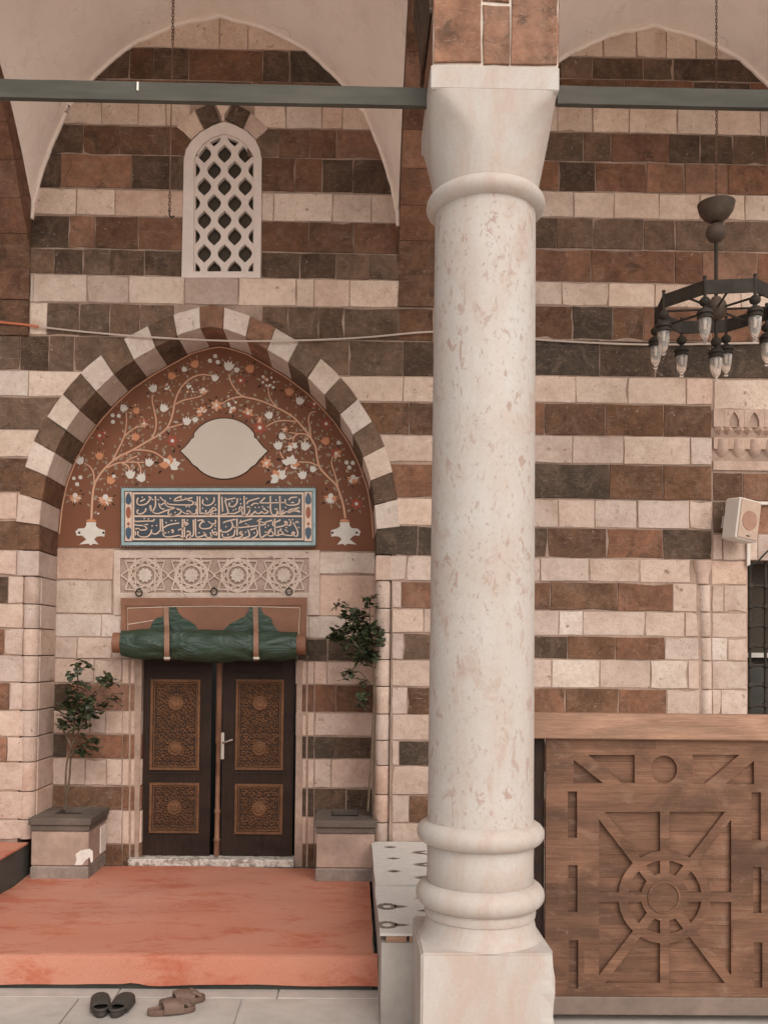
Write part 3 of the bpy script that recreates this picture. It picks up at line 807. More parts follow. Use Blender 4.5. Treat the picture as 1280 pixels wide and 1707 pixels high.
class Art:
    """flat paint in the plane of the tympanum, a hair in front of it"""
    mats = ['p_stem', 'p_leaf', 'p_white', 'p_orange', 'p_red', 'p_dark']
    def __init__(s, ox, oy, k=4.571): s.mb = MB(); s.o = (ox, oy, k); s.q = 0
    def w(s, zx, zy): return Vector(P2(s.o[0] + zx / s.o[2], s.o[1] + zy / s.o[2], YB))
    def poly(s, pts, mat, lift):
        s.q += 1; lift += (s.q % 120) * 3e-6
        s.mb.cur = s.mats.index(mat); pts = ccw([tuple(p) for p in pts])
        tr = tessellate_polygon([[Vector((x, z, 0)) for x, z in pts]])
        s.mb.add([(x, YB - lift, z) for x, z in pts], [tuple(t) for t in tr])
    def ribbon(s, pts, w0, w1, mat, lift):
        pts = smooth_line(pts, 5); L, Rr = [], []
        for i, p in enumerate(pts):
            t = (pts[min(i + 1, len(pts) - 1)] - pts[max(i - 1, 0)]); t = t.normalized() if t.length > 0 else Vector((1, 0))
            n = Vector((-t.y, t.x)); w = w0 + (w1 - w0) * i / len(pts); L.append(p + n * w); Rr.append(p - n * w)
        s.q += 1; lift += (s.q % 120) * 3e-6; s.mb.cur = s.mats.index(mat)
        vs_ = [(p.x, YB - lift, p.y) for p in L] + [(p.x, YB - lift, p.y) for p in Rr]; n = len(L)
        s.mb.add(vs_, [(i, i + 1, n + i + 1, n + i) for i in range(n - 1)])
    def leaf(s, c, ang, l, mat='p_leaf', lift=0.0022, fat=0.3):
        d = Vector((math.cos(ang), math.sin(ang))); n = Vector((-d.y, d.x))
        s.poly([c, c + d * l * .35 + n * l * fat, c + d * l * .7 + n * l * fat * .7, c + d * l, c + d * l * .7 - n * l * fat * .7, c + d * l * .35 - n * l * fat], mat, lift)
    def dot(s, c, r, mat, lift=0.0045, n=8):
        s.poly([c + Vector((math.cos(2 * math.pi * i / n), math.sin(2 * math.pi * i / n))) * r for i in range(n)], mat, lift)
    def flower(s, zx, zy, r, kind):
        c = s.w(zx, zy); r = r / s.o[2] / 206.0 * 1.12
        a0 = random.uniform(0.9, 2.2)
        if kind == 'dot': s.dot(c, r, 'p_white'); s.dot(c + Vector((r, -r)) * .8, r * .35, 'p_leaf', .003); return
        for i in range(7):
            an = a0 + i * 2 * math.pi / 7 + random.uniform(-.2, .2)
            s.leaf(c + Vector((math.cos(an), math.sin(an))) * r * 0.95, an, r * random.uniform(.45, .75), random.choice(['p_leaf', 'p_leaf', 'p_dark']), .0018, .22)
        if kind in 'wo':
            m = 'p_white' if kind == 'w' else 'p_orange'
            d = Vector((math.cos(a0), math.sin(a0))); n = Vector((-d.y, d.x))
            prof = [(-.75, -.15), (-.85, .55), (-.4, .4), (-.3, .95), (0, .5), (.3, .95), (.4, .4), (.85, .55), (.75, -.15), (.35, -.75), (-.35, -.75)]
            s.poly([c + n * (x * r * .9) + d * (y * r * .9) for x, y in prof], m, .0038)
        elif kind in 'rp':
            for i in range(6):
                an = a0 + i * math.pi / 3
                s.leaf(c, an, r, 'p_red' if kind == 'r' else random.choice(['p_orange', 'p_red', 'p_stem']), .0034, .3)
            s.dot(c, r * .26, 'p_white')
        elif kind == 'm':
            for i in range(9):
                an = -math.pi / 2 + (i - 4) * .42
                s.leaf(c, an, r, random.choice(['p_orange', 'p_white', 'p_stem']), .0034, .17)
            s.dot(c + Vector((0, r * .2)), r * .36, 'p_white')
        elif kind == 'c':
            for i in range(10):
                s.dot(c + Vector((random.uniform(-1, 1), random.uniform(-1, 1))) * r * .75, r * random.uniform(.14, .24), random.choice(['p_white', 'p_white', 'p_orange']), .0036, 6)
        elif kind == 'L':
            for i, an in enumerate((-.2, .45, 1.1, 1.8, 2.5, 3.3)):
                s.leaf(c - Vector((0, r * .2)), an + a0 - 1.5, r * (1.0 if i % 2 else .85), 'p_white' if i % 2 == 0 else random.choice(['p_orange', 'p_white']), .0034 + i * 1e-4, .34)
    def stem(s, pts, w0=0.0062, w1=0.004, leaves=True):
        P = [s.w(*p) for p in pts]; s.ribbon(P, w0 * 1.1, w1 * 1.15, 'p_stem', .0028)
        if leaves:
            q = smooth_line(P, 6); d = 0; side = 1
            for a, b in zip(q, q[1:]):
                d += (b - a).length
                if d > 0.036:
                    d = 0; side = -side; t = (b - a); an = math.atan2(t.y, t.x) + side * random.uniform(.5, 1.0)
                    off = Vector((-t.y, t.x)).normalized() * side * random.uniform(.008, .028)
                    s.leaf(b + off, an, random.uniform(.024, .044), 'p_leaf')
                    if random.random() < .5: s.leaf(b + off * 2.2, an + random.uniform(-.5, .5), random.uniform(.014, .026), random.choice(['p_leaf', 'p_leaf', 'p_stem', 'p_white']), .0021)
    def done(s, name): return s.mb.build(name, [M[m] for m in s.mats], tymp)

a = Art(90, 560)
a.stem([(288, 1395), (295, 1250), (310, 1140), (350, 1060), (410, 990), (490, 925), (600, 870), (720, 800), (800, 755), (860, 705), (890, 650), (910, 580), (922, 510), (950, 430), (1000, 360), (1060, 315), (1130, 295), (1215, 305)], .0085, .005)
for st in ([(310, 1140), (305, 1050), (280, 1000), (235, 970)], [(450, 945), (500, 850), (540, 760), (555, 660), (553, 580)], [(535, 770), (590, 720), (640, 695), (690, 690)],
           [(745, 785), (775, 720), (780, 640), (765, 560), (752, 500), (752, 450)], [(930, 520), (990, 490), (1060, 475), (1130, 455)], [(865, 705), (930, 685), (985, 670)],
           [(600, 870), (680, 870), (760, 885), (820, 920), (850, 945)], [(410, 1005), (470, 975), (540, 962), (620, 962), (690, 965)], [(520, 968), (560, 985), (580, 1020), (583, 1040)],
           [(640, 965), (660, 1000), (665, 1040), (667, 1060)], [(550, 955), (600, 930), (640, 915)]):
    a.stem(st, .006, .004)
for f in [(1075, 215, 42, 'o'), (900, 305, 40, 'o'), (995, 255, 28, 'w'), (1230, 155, 16, 'dot'), (1190, 190, 16, 'dot'), (1250, 200, 16, 'dot'), (1228, 320, 36, 'w'), (757, 400, 42, 'w'),
          (840, 550, 42, 'w'), (535, 550, 38, 'w'), (630, 570, 34, 'o'), (690, 665, 34, 'p'), (625, 770, 40, 'o'), (350, 760, 44, 'r'), (390, 740, 22, 'r'), (350, 915, 40, 'o'), (200, 950, 42, 'w'),
          (435, 1100, 42, 'o'), (460, 1070, 18, 'w'), (165, 1225, 50, 'm'), (395, 1240, 58, 'm'), (885, 970, 80, 'L'), (728, 965, 42, 'w'), (585, 1055, 46, 'w'), (668, 1080, 46, 'w'),
          (1035, 400, 42, 'c'), (1140, 415, 36, 'm'), (1130, 570, 48, 'L'), (1240, 530, 46, 'p'), (1015, 650, 42, 'w'), (1080, 640, 26, 'w'), (905, 800, 50, 'r'), (450, 605, 15, 'dot'), (497, 610, 15, 'dot'),
          (452, 655, 15, 'dot'), (205, 1078, 15, 'dot'), (155, 1085, 13, 'dot'), (180, 1130, 15, 'dot'), (870, 395, 34, 'c'), (1075, 640, 24, 'w')]:
    a.flower(*f)
for i in range(30):
    p = a.w(random.uniform(150, 1200), random.uniform(180, 1300))
    rel = Vector((p.x - PX0, p.y))
    if abs(rel.x) < interp(in_tab, p.y) - 0.06 and p.y > a.w(0, 1330).y and abs(rel.x + 0.02) > 0.36 + random.random() * .2:
        a.leaf(p, random.uniform(0, 6.28), random.uniform(.016, .034), random.choice(['p_leaf', 'p_leaf', 'p_stem']), .0016)
a.done('painted_flower_spray')
b = Art(360, 560)
b.stem([(985, 1390), (970, 1290), (940, 1190), (910, 1130), (840, 1060), (790, 1000), (770, 920), (760, 850), (730, 790), (690, 730), (640, 670), (590, 620), (520, 575), (450, 540), (370, 505), (290, 480), (210, 462), (160, 420), (120, 360), (98, 290)], .0085, .005)
for st in ([(930, 1150), (905, 1050), (880, 970), (890, 920)], [(775, 990), (720, 965), (630, 960)], [(725, 785), (715, 700), (705, 640), (720, 590), (760, 575)], [(725, 780), (680, 750), (620, 745), (560, 735)],
           [(610, 655), (540, 645), (470, 650), (420, 670), (380, 695)], [(465, 545), (420, 490), (400, 430), (395, 380)], [(215, 462), (150, 470), (90, 490), (45, 520)], [(700, 785), (680, 790), (675, 810)],
           [(620, 750), (595, 770), (590, 800)], [(600, 770), (560, 785), (525, 780)], [(515, 935), (495, 900), (488, 880)], [(540, 1000), (515, 1040), (480, 1060)]):
    b.stem(st, .006, .004)
for f in [(100, 230, 50, 'w'), (160, 260, 28, 'w'), (260, 250, 44, 'o'), (400, 350, 55, 'c'), (190, 340, 36, 'r'), (560, 425, 42, 'o'), (640, 495, 42, 'w'), (750, 520, 38, 'r'), (405, 605, 40, 'w'),
          (245, 590, 46, 'p'), (125, 545, 52, 'c'), (335, 700, 55, 'r'), (335, 640, 30, 'p'), (525, 712, 28, 'p'), (505, 765, 36, 'w'), (475, 835, 44, 'w'), (585, 840, 48, 'L'), (680, 840, 46, 'w'), (570, 960, 70, 'L'),
          (385, 970, 44, 'p'), (480, 1065, 72, 'L'), (660, 1060, 44, 'w'), (835, 800, 42, 'o'), (840, 670, 46, 'r'), (915, 895, 46, 'p'), (935, 815, 22, 'w'), (995, 965, 16, 'dot'), (1042, 968, 16, 'dot'), (1015, 1003, 16, 'dot'),
          (1045, 1085, 48, 'm'), (875, 1230, 54, 'm'), (1070, 1280, 48, 'r')  , (740, 1015, 34, 'w')]:
    b.flower(*f)
for i in range(30):
    p = b.w(random.uniform(20, 1150), random.uniform(180, 1300))
    rel = Vector((p.x - PX0, p.y))
    if abs(rel.x) < interp(in_tab, p.y) - 0.06 and p.y > b.w(0, 1330).y and abs(rel.x - 0.10) > 0.40 + random.random() * .2:
        b.leaf(p, random.uniform(0, 6.28), random.uniform(.016, .034), random.choice(['p_leaf', 'p_leaf', 'p_stem']), .0016)
b.done('painted_flower_spray')
# vases
vase = [(250, 1420), (325, 1420), (322, 1450), (345, 1468), (392, 1482), (388, 1530), (362, 1526), (330, 1530), (310, 1550), (345, 1590), (300, 1584), (285, 1597), (265, 1583), (196, 1590), (250, 1550), (215, 1520), (178, 1524), (166, 1490), (190, 1468), (235, 1465), (250, 1445)]
for (o, mir) in ((90, False), (360, True)):
    t = Art(o, 560)
    pts = [((1268 - x if mir else x), y) for x, y in vase]
    t.poly([t.w(*p) for p in pts], 'p_white', .004)
    cx = 980 if mir else 288
    for hx in ((-92, 92)):
        h = t.w(cx + hx, 1500); t.dot(h, .011, 'p_dark', .0046)
    e = t.w(cx, 1408); t.poly([e + Vector((math.cos(q * .5236) * .043, math.sin(q * .5236) * .013)) for q in range(12)], 'p_orange', .0048)
    t.done('painted_vase')
# medallion
md = []
for q in range(72):
    an = 2 * math.pi * q / 72; x, y = 374 + 57 * math.cos(an), 748 + 50 * math.sin(an)
    dx = abs(x - 374)
    md.append((x, y))
def cusp(s_):
    out = []
    for dy in (-22, -20, -14, -6, 0, 6, 14, 22, 27):
        w = {-22: 50, -20: 54, -14: 58, -6: 65, 0: 72, 6: 66, 14: 58, 22: 52, 27: 44}[dy]
        out.append((374 + s_ * w, 752 + dy))
    return out
top = [p for p in md if p[1] < 728 and abs(p[0] - 374) < 51]; bot = [p for p in md if p[1] > 780 and abs(p[0] - 374) < 43]
top.sort(); bot.sort(reverse=True)
loop = top + cusp(1) + bot + list(reversed(cusp(-1)))
def loopw(l, k, Y): return ccw([P2(374 + (x - 374) * k, 749 + (y - 749) * k, Y) for x, y in l])
mb = MB(); mb.plate([loopw(loop, 1.035, YB)], YB - .0055, YB - .001); mb.cur = 1; mb.plate([loopw(loop, 1.0, YB)], YB - .008, YB - .0056)
mb.build('painted_medallion', [M['p_dark'], M['p_medal']], tymp)

# ------------------------------------------------------------------ tile inscription panel
YI = YB - 0.045
insc = empty('inscription_panel', tuple(at(364, 910, YI)))
tag(insc, 'dark blue tile panel with cream calligraphy and pale blue border above the door', 'inscription')
def pr(x0, x1, y0, y1, Y): return ccw([P2(x0, y1, Y), P2(x1, y1, Y), P2(x1, y0, Y), P2(x0, y0, Y)])
mb = MB(); mb.plate([pr(202, 527, 813, 910, YI)], YI, YB - 0.001); mb.build('panel_body', M['t_blue'], insc)
mb = MB(); mb.plate([pr(203, 526, 814, 909, YI), list(reversed(pr(207.5, 521.5, 818.5, 904, YI)))], YI - .006, YI - .0005); mb.build('pale_blue_border', M['t_sky'], insc)
mb = MB(); mb.cur = 0
for q in range(64):
    for yy in (812.2, 910.8):
        x = 203 + q * 324 / 64
        p = at(x, yy, YI); mb.box(p.x - .006, p.x + .006, YI - .010, YI + .01, p.z - .007, p.z + .007)
ob = mb.build('beaded_edge', M['motif'], insc); ob['kind'] = 'stuff'
mb = MB()
mb.plate([pr(221.5, 506.5, 821, 900.5, YI), list(reversed(pr(224.5, 503.5, 824, 897.5, YI)))], YI - .004, YI - .0004)
mb.plate([pr(224.5, 503.5, 859.2, 862, YI)], YI - .004, YI - .0004); mb.plate([pr(364, 367, 824, 897.5, YI)], YI - .0045, YI - .0004)
mb.build('cream_frame', M['t_cream'], insc)
for (x0, x1) in ((209, 220.5), (508, 520)):      # end panels
    mb = MB(); cx = (x0 + x1) / 2
    mb.cur = 0; mb.plate([pr(x0, x1, 820, 902, YI)], YI - .003, YI - .0004)
    mb.cur = 1; mb.plate([ccw([P2(x, y, YI) for x, y in ((cx, 821), (cx + 3, 825), (x1 - 1, 831), (x1 - 1, 838), (cx, 842), (x0 + 1, 838), (x0 + 1, 831), (cx - 3, 825))])], YI - .0045, YI - .0031)
    mb.plate([ccw([P2(x, y, YI) for x, y in ((cx, 900), (cx + 3, 896), (x1 - 1, 891), (x1 - 1, 882), (cx, 878), (x0 + 1, 882), (x0 + 1, 891), (cx - 3, 896))])], YI - .0045, YI - .0031)
    mb.cur = 2; mb.plate([ccw([P2(cx + 4.2 * math.sin(t_ * .524), 854.5 - 10 * math.cos(t_ * .524), YI) for t_ in range(12)])], YI - .0048, YI - .0031)
    mb.plate([ccw([P2(x, y, YI) for x, y in ((cx, 870), (cx + 3, 873.5), (cx, 877), (cx - 3, 873.5))])], YI - .005, YI - .0046)
    mb.build('end_tile', [M['t_cream'], M['t_blue2'], M['t_red']], insc)
STR_L = [[(300, 180), (285, 225), (300, 265), (350, 270), (405, 250), (440, 205), (455, 170)], [(430, 160), (440, 190), (470, 200)], [(325, 228), (385, 196)],
 [(300, 325), (285, 355), (305, 378), (350, 372), (385, 345), (395, 310)], [(510, 160), (512, 250), (505, 300)], [(440, 280), (455, 340), (480, 345), (500, 300)],
 [(450, 270), (470, 350), (540, 375), (620, 345), (700, 320), (760, 310), (820, 330)], [(565, 170), (600, 210), (630, 220), (625, 240), (575, 270)], [(550, 250), (575, 310), (620, 320)],
 [(620, 240), (660, 290), (730, 300), (800, 335)], [(735, 220), (760, 190), (830, 160)], [(735, 220), (800, 215), (880, 200), (960, 180)],
 [(870, 180), (905, 210), (960, 225), (965, 260), (900, 270), (690, 262), (650, 240)], [(990, 230), (1005, 260), (990, 270)], [(680, 330), (665, 375), (700, 400), (760, 395), (810, 370), (825, 335)],
 [(830, 350), (880, 375), (940, 370), (920, 340), (890, 350)], [(920, 375), (1000, 375), (1005, 320)], [(1020, 165), (1022, 390)], [(1050, 165), (1052, 375)],
 [(1055, 375), (1090, 370), (1130, 380), (1170, 350), (1185, 320)], [(1120, 330), (1135, 395)], [(1185, 330), (1220, 300), (1250, 330), (1200, 345), (1180, 390), (1130, 395)],
 [(1090, 200), (1085, 250), (1130, 275), (1190, 260), (1225, 215), (1220, 175)], [(1120, 180), (1150, 210)],
 [(255, 450), (260, 470), (330, 468), (420, 465), (480, 465), (495, 440)], [(250, 510), (330, 520), (390, 515)], [(265, 565), (300, 555), (330, 575), (390, 570), (400, 545), (360, 520), (420, 505)],
 [(265, 590), (268, 640)], [(300, 590), (295, 630), (340, 658), (410, 655), (450, 620), (465, 570)], [(465, 610), (500, 625), (540, 610), (570, 580), (620, 610), (640, 605)], [(570, 440), (572, 580)],
 [(592, 440), (600, 560), (615, 610)], [(610, 545), (680, 510), (800, 490)], [(605, 590), (610, 640), (660, 660), (740, 650), (800, 640), (830, 660)], [(700, 580), (725, 575), (722, 605), (702, 600)],
 [(840, 440), (838, 640), (850, 670)], [(862, 440), (864, 660)], [(785, 575), (830, 560), (870, 520), (905, 500), (885, 480), (870, 510)], [(890, 600), (920, 590), (935, 620), (900, 640), (880, 680), (840, 680)],
 [(930, 640), (960, 650), (975, 600), (970, 450)], [(995, 440), (1000, 600), (1010, 660), (1060, 655)], [(1060, 655), (1100, 640), (1120, 620), (1130, 660), (1180, 665), (1200, 640)],
 [(1020, 460), (1090, 455), (1050, 510), (1060, 550), (1120, 560), (1180, 545), (1210, 500)], [(1150, 470), (1200, 500), (1240, 490), (1240, 450)], [(1180, 600), (1190, 660)],
 [(1200, 570), (1215, 620), (1255, 635), (1250, 600), (1215, 610)]]
STR_R = [[(75, 170), (85, 350)], [(65, 385), (130, 380), (150, 350), (120, 240), (125, 210), (240, 185)], [(170, 240), (165, 280), (210, 290), (255, 250), (262, 190)],
 [(150, 370), (220, 375), (280, 350), (310, 330), (325, 300), (300, 290), (285, 320), (320, 345), (325, 390)], [(345, 160), (350, 380), (330, 395)], [(380, 260), (400, 225), (530, 185)],
 [(380, 300), (400, 290), (415, 310), (390, 325), (415, 315), (405, 360), (370, 395), (330, 395)], [(430, 280), (470, 250), (520, 255)],
 [(420, 390), (460, 370), (480, 345), (500, 370), (540, 370), (560, 350), (590, 375), (640, 350), (580, 320), (600, 310)], [(600, 180), (545, 235), (570, 245), (850, 240)],
 [(665, 160), (668, 330), (690, 385), (740, 385), (750, 340), (770, 385)], [(780, 160), (785, 340), (800, 400), (820, 330)], [(850, 200), (845, 240), (880, 270), (960, 270), (1010, 250), (1020, 195)],
 [(890, 210), (920, 180), (990, 175)], [(820, 380), (860, 350), (900, 360), (940, 340), (1030, 355), (960, 320), (900, 330), (880, 370)], [(960, 315), (1020, 300)],
 [(70, 570), (60, 590), (120, 600), (180, 570), (205, 530), (200, 490), (185, 470)], [(90, 490), (130, 470), (240, 445)], [(80, 620), (90, 660), (160, 665), (220, 640), (235, 570)], [(258, 435), (262, 640)],
 [(210, 520), (230, 545), (300, 545), (520, 520), (610, 500), (530, 470), (500, 470), (560, 440)], [(285, 490), (330, 470), (440, 440)],
 [(300, 590), (325, 600), (310, 630), (290, 610), (325, 602), (320, 650), (270, 670), (230, 668)], [(390, 570), (410, 620), (400, 655), (330, 672)], [(420, 575), (500, 550)], [(500, 570), (510, 610), (490, 650), (430, 680)],
 [(530, 480), (535, 600), (550, 685)], [(545, 680), (600, 640), (640, 620), (660, 590), (690, 600), (700, 640), (650, 645), (630, 610), (680, 560)],
 [(700, 470), (695, 510), (730, 540), (800, 530), (850, 510), (870, 480), (840, 470), (860, 510), (910, 515), (910, 460)], [(718, 435), (722, 600), (735, 640), (780, 635)],
 [(750, 580), (800, 590), (820, 620), (770, 630), (760, 600), (800, 560)], [(820, 630), (880, 640), (930, 640), (960, 610), (940, 600), (930, 630), (980, 650), (1000, 620), (985, 560), (940, 480)],
 [(600, 480), (690, 455)], [(730, 480), (790, 450)], [(970, 490), (990, 470), (1010, 490)]]
DOTS_L = [(350, 175), (480, 205), (545, 205), (690, 190), (820, 185), (885, 290), (920, 290), (750, 360), (700, 380), (1240, 270), (1085, 310), (1215, 375), (1245, 380), (375, 435), (425, 440), (470, 525), (525, 520), (640, 485), (705, 460), (755, 460),
          (670, 600), (900, 455), (930, 665), (1100, 475), (1240, 525), (1235, 560), (1040, 610), (1100, 605)]
DOTS_R = [(120, 190), (200, 225), (300, 200), (215, 335), (245, 320), (305, 255), (375, 190), (480, 300), (525, 300), (570, 290), (640, 295), (725, 320), (745, 320), (735, 210), (850, 300), (925, 240), (945, 240), (125, 535), (150, 630), (305, 460), (370, 500),
          (365, 600), (395, 520), (470, 610), (605, 540), (640, 520), (605, 600), (760, 470), (895, 450), (935, 450), (850, 575), (870, 590), (1010, 545), (860, 545)]
mb = MB()
def stroke(pts, ox):
    P = smooth_line([Vector(P2(ox + x / 7.314, 805 + y / 7.314, YI)) for x, y in pts], 4) if len(pts) > 2 else [Vector(P2(ox + x / 7.314, 805 + y / 7.314, YI)) for x, y in pts]
    L, Q = [], []
    for i, p in enumerate(P):
        t = (P[min(i + 1, len(P) - 1)] - P[max(i - 1, 0)]).normalized()
        w = 0.0047 * (0.75 + 0.55 * abs(t.x * .5 + t.y * .85)); n = Vector((-t.y, t.x)); L.append(p + n * w); Q.append(p - n * w)
    n = len(L)
    mb.add([(p.x, YI - .004, p.y) for p in L] + [(p.x, YI - .004, p.y) for p in Q], [(i, n + i, n + i + 1, i + 1) for i in range(n - 1)])
for s_ in STR_L: stroke(s_, 190)
for s_ in STR_R: stroke(s_, 360)
for dl, ox in ((DOTS_L, 190), (DOTS_R, 360)):
    for x, y in dl:
        p = Vector(P2(ox + x / 7.314, 805 + y / 7.314, YI)); r = .0078
        mb.add([(p.x - r, YI - .0042, p.y), (p.x, YI - .0042, p.y - r), (p.x + r, YI - .0042, p.y), (p.x, YI - .0042, p.y + r)], [(0, 1, 2, 3)])
ob = mb.build('calligraphy', M['t_cream'], insc); ob['kind'] = 'stuff'

# ------------------------------------------------------------------ carved lintel slab
YL = YB - 0.014
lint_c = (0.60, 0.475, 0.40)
def star(cx, cy, r, n, inner, rot=0.0):
    return [(cx + (r if i % 2 == 0 else r * inner) * math.cos(rot + math.pi * i / n), cy + (r if i % 2 == 0 else r * inner) * math.sin(rot + math.pi * i / n)) for i in range(2 * n)]
W = lambda l: [P2(x, y, YL) for x, y in l]
centres = [242.5, 319.5, 396.5, 473.5]
RX0, RX1, RY0, RY1 = 201, 515, 930, 988
YS = YL + 0.014                                  # sunken ground of the carving
mb = MB()
mb.plate([ccw(W([(190, 917), (533, 917), (533, RY0), (190, RY0)]))], YL, YL + .03); mb.plate([ccw(W([(190, RY1), (533, RY1), (533, 1025), (190, 1025)]))], YL, YL + .03)
mb.plate([ccw(W([(190, RY0), (RX0, RY0), (RX0, RY1), (190, RY1)]))], YL, YL + .03); mb.plate([ccw(W([(RX1, RY0), (533, RY0), (533, RY1), (RX1, RY1)]))], YL, YL + .03)
mb.plate([ccw(W([(203, 1025.6), (514, 1025.6), (514, 1062), (203, 1062)]))], YL + .004, YL + .03)
lintel = mb.build('carved_lintel', M['light'], facade, color=lint_c)
lintel['label'] = 'pale stone lintel carved with interlaced stars above the door'
mb = MB(); mb.plate([ccw(W([(RX0 - 1, RY0 - 1), (RX1 + 1, RY0 - 1), (RX1 + 1, RY1 + 1), (RX0 - 1, RY1 + 1)]))], YS, YS + .014); mb.build('sunken_ground', M['light'], lintel, color=(.40, .30, .245))  # ground toned darker than the straps, standing in for shade in the recesses
frame_r = ccw([(RX0, RY0), (RX1, RY0), (RX1, RY1), (RX0, RY1)])
bars = MB(); nbar = [0]
def strap_bar(p, q, w=1.15):
    d = Vector((q[0] - p[0], q[1] - p[1])); L_ = d.length
    if L_ < .5: return
    d /= L_; n = Vector((-d.y, d.x)) * w
    poly = clip_convex(ccw([(p[0] + n.x, p[1] + n.y), (q[0] + n.x, q[1] + n.y), (q[0] - n.x, q[1] - n.y), (p[0] - n.x, p[1] - n.y)]), frame_r)
    if len(poly) >= 3 and abs(area(poly)) > 1: nbar[0] += 1; bars.plate([ccw(W(poly))], YL - .001 - (nbar[0] % 40) * 5e-5, YS - .0003)
for cx in centres:
    cy = 959
    for (r_, k_, rot) in ((40.5, 3, 0.0), (27.5, 3, math.pi / 10)):
        pts = [(cx + r_ * math.cos(rot + 2 * math.pi * i / 10), cy + r_ * math.sin(rot + 2 * math.pi * i / 10)) for i in range(10)]
        for i in range(10): strap_bar(pts[i], pts[(i + k_) % 10])
    ring10 = [(cx + 29 * math.cos(math.pi / 10 + 2 * math.pi * i / 10), cy + 29 * math.sin(math.pi / 10 + 2 * math.pi * i / 10)) for i in range(10)]
    for i in range(10): strap_bar(ring10[i], ring10[(i + 1) % 10], .9)
ob = bars.build('star_strapwork', M['light'], lintel, color=(.60, .48, .40)); ob['kind'] = 'stuff'
for cx in centres:
    mb = MB(); mb.plate([ccw(W(star(cx, 959, 12.5, 10, 0.80)))], YL - .005, YS - .0003)
    mb.build('carved_star', M['light'], lintel, color=(.58, .49, .42))

# ------------------------------------------------------------------ door
YD = YB + 0.075
door = empty('portal_door', tuple(at(362, 1425, YD)))
tag(door, 'dark brown double door with carved panels under the rolled green curtain', 'door')
def bar(mb, x0, x1, y0, y1, Y0, Y1, ch=0.0):
    a_, b_ = at(x0, y1, Y0), at(x1, y0, Y0); mb.box(a_.x, b_.x, Y0, Y1, a_.z, b_.z, ch)
def scroll(mb, c, r, s_, a0, turns=1.25, w=0.006, Y=0, lift=0.008):
    pts = []
    for i in range(16):
        t = i / 15; an = a0 + s_ * t * turns * 2 * math.pi; rr = r * (1 - 0.75 * t); pts.append((c[0] + rr * math.cos(an), Y, c[1] + rr * math.sin(an)))
    mb.tube(pts, w, 4)
def carved(name, parent, x0, x1, y0, y1, ros):
    a_, b_ = at(x0, y1, YD), at(x1, y0, YD)
    mb = MB(); fr = 0.022
    mb.cur = 1; mb.box(a_.x, b_.x, YD + 0.004, YD + 0.02, a_.z, b_.z)
    mb.cur = 0
    o_ = rect(a_.x, b_.x, a_.z, b_.z); i_ = rect(a_.x + fr, b_.x - fr, a_.z + fr, b_.z - fr)
    mb.plate([o_, list(reversed(i_))], YD - 0.016, YD + 0.004)
    o2 = rect(a_.x + fr + .006, b_.x - fr - .006, a_.z + fr + .006, b_.z - fr - .006); i2 = rect(a_.x + fr + .014, b_.x - fr - .014, a_.z + fr + .014, b_.z - fr - .014)
    mb.plate([o2, list(reversed(i2))], YD - 0.006, YD + 0.0042)
    cx = (a_.x + b_.x) / 2; hw = (b_.x - a_.x) / 2 - fr - 0.02
    mb.smooth = True
    zs = [a_.z + (b_.z - a_.z) * r for r in ros]
    nz = max(4, int((b_.z - a_.z) / 0.055))
    rnd = random.Random(5)
    for iz in range(nz + 1):
        z = a_.z + fr + 0.02 + (b_.z - a_.z - 2 * fr - 0.04) * iz / nz
        for ix in range(4):
            x = hw * (ix + 0.35 + 0.3 * (iz % 2)) / 4.0
            if any(math.hypot(x, z - zz) < 0.066 for zz in zs): continue
            r = rnd.uniform(.02, .029); an = rnd.uniform(0, 6.28); sg = rnd.choice((-1, 1))
            for s_ in (-1, 1):
                c = (cx + s_ * min(x, hw - r), z)
                scroll(mb, c, r, sg * s_, an if s_ > 0 else math.pi - an, rnd.uniform(.8, 1.3), .0058, YD + 0.0)
    for zz in zs:
        for q in range(20):
            an = q * math.pi / 10
            p0 = (cx + 0.066 * math.cos(an), YD - .001, zz + 0.066 * math.sin(an)); p1 = (cx + 0.088 * math.cos(an + .12), YD - .001, zz + 0.088 * math.sin(an + .12))
            mb.tube([p0, p1], .006, 4, r1=.002)
        rings = []
        for (r, d) in ((.064, .003), (.062, -.010), (.052, -.014), (.046, -.010), (.040, -.010), (.034, -.016), (.022, -.019), (.012, -.016), (.004, -.020)):
            rings.append([(cx + r * (1 + .05 * math.cos(16 * 6.283 * j / 64)) * math.cos(6.283 * j / 64), YD + d, zz + r * (1 + .05 * math.cos(16 * 6.283 * j / 64)) * math.sin(6.283 * j / 64)) for j in range(64)])
        mb.rings(rings, False, True)
    mb.smooth = False
    return mb.build(name, [M['door_carved'], M['door_back']], parent)
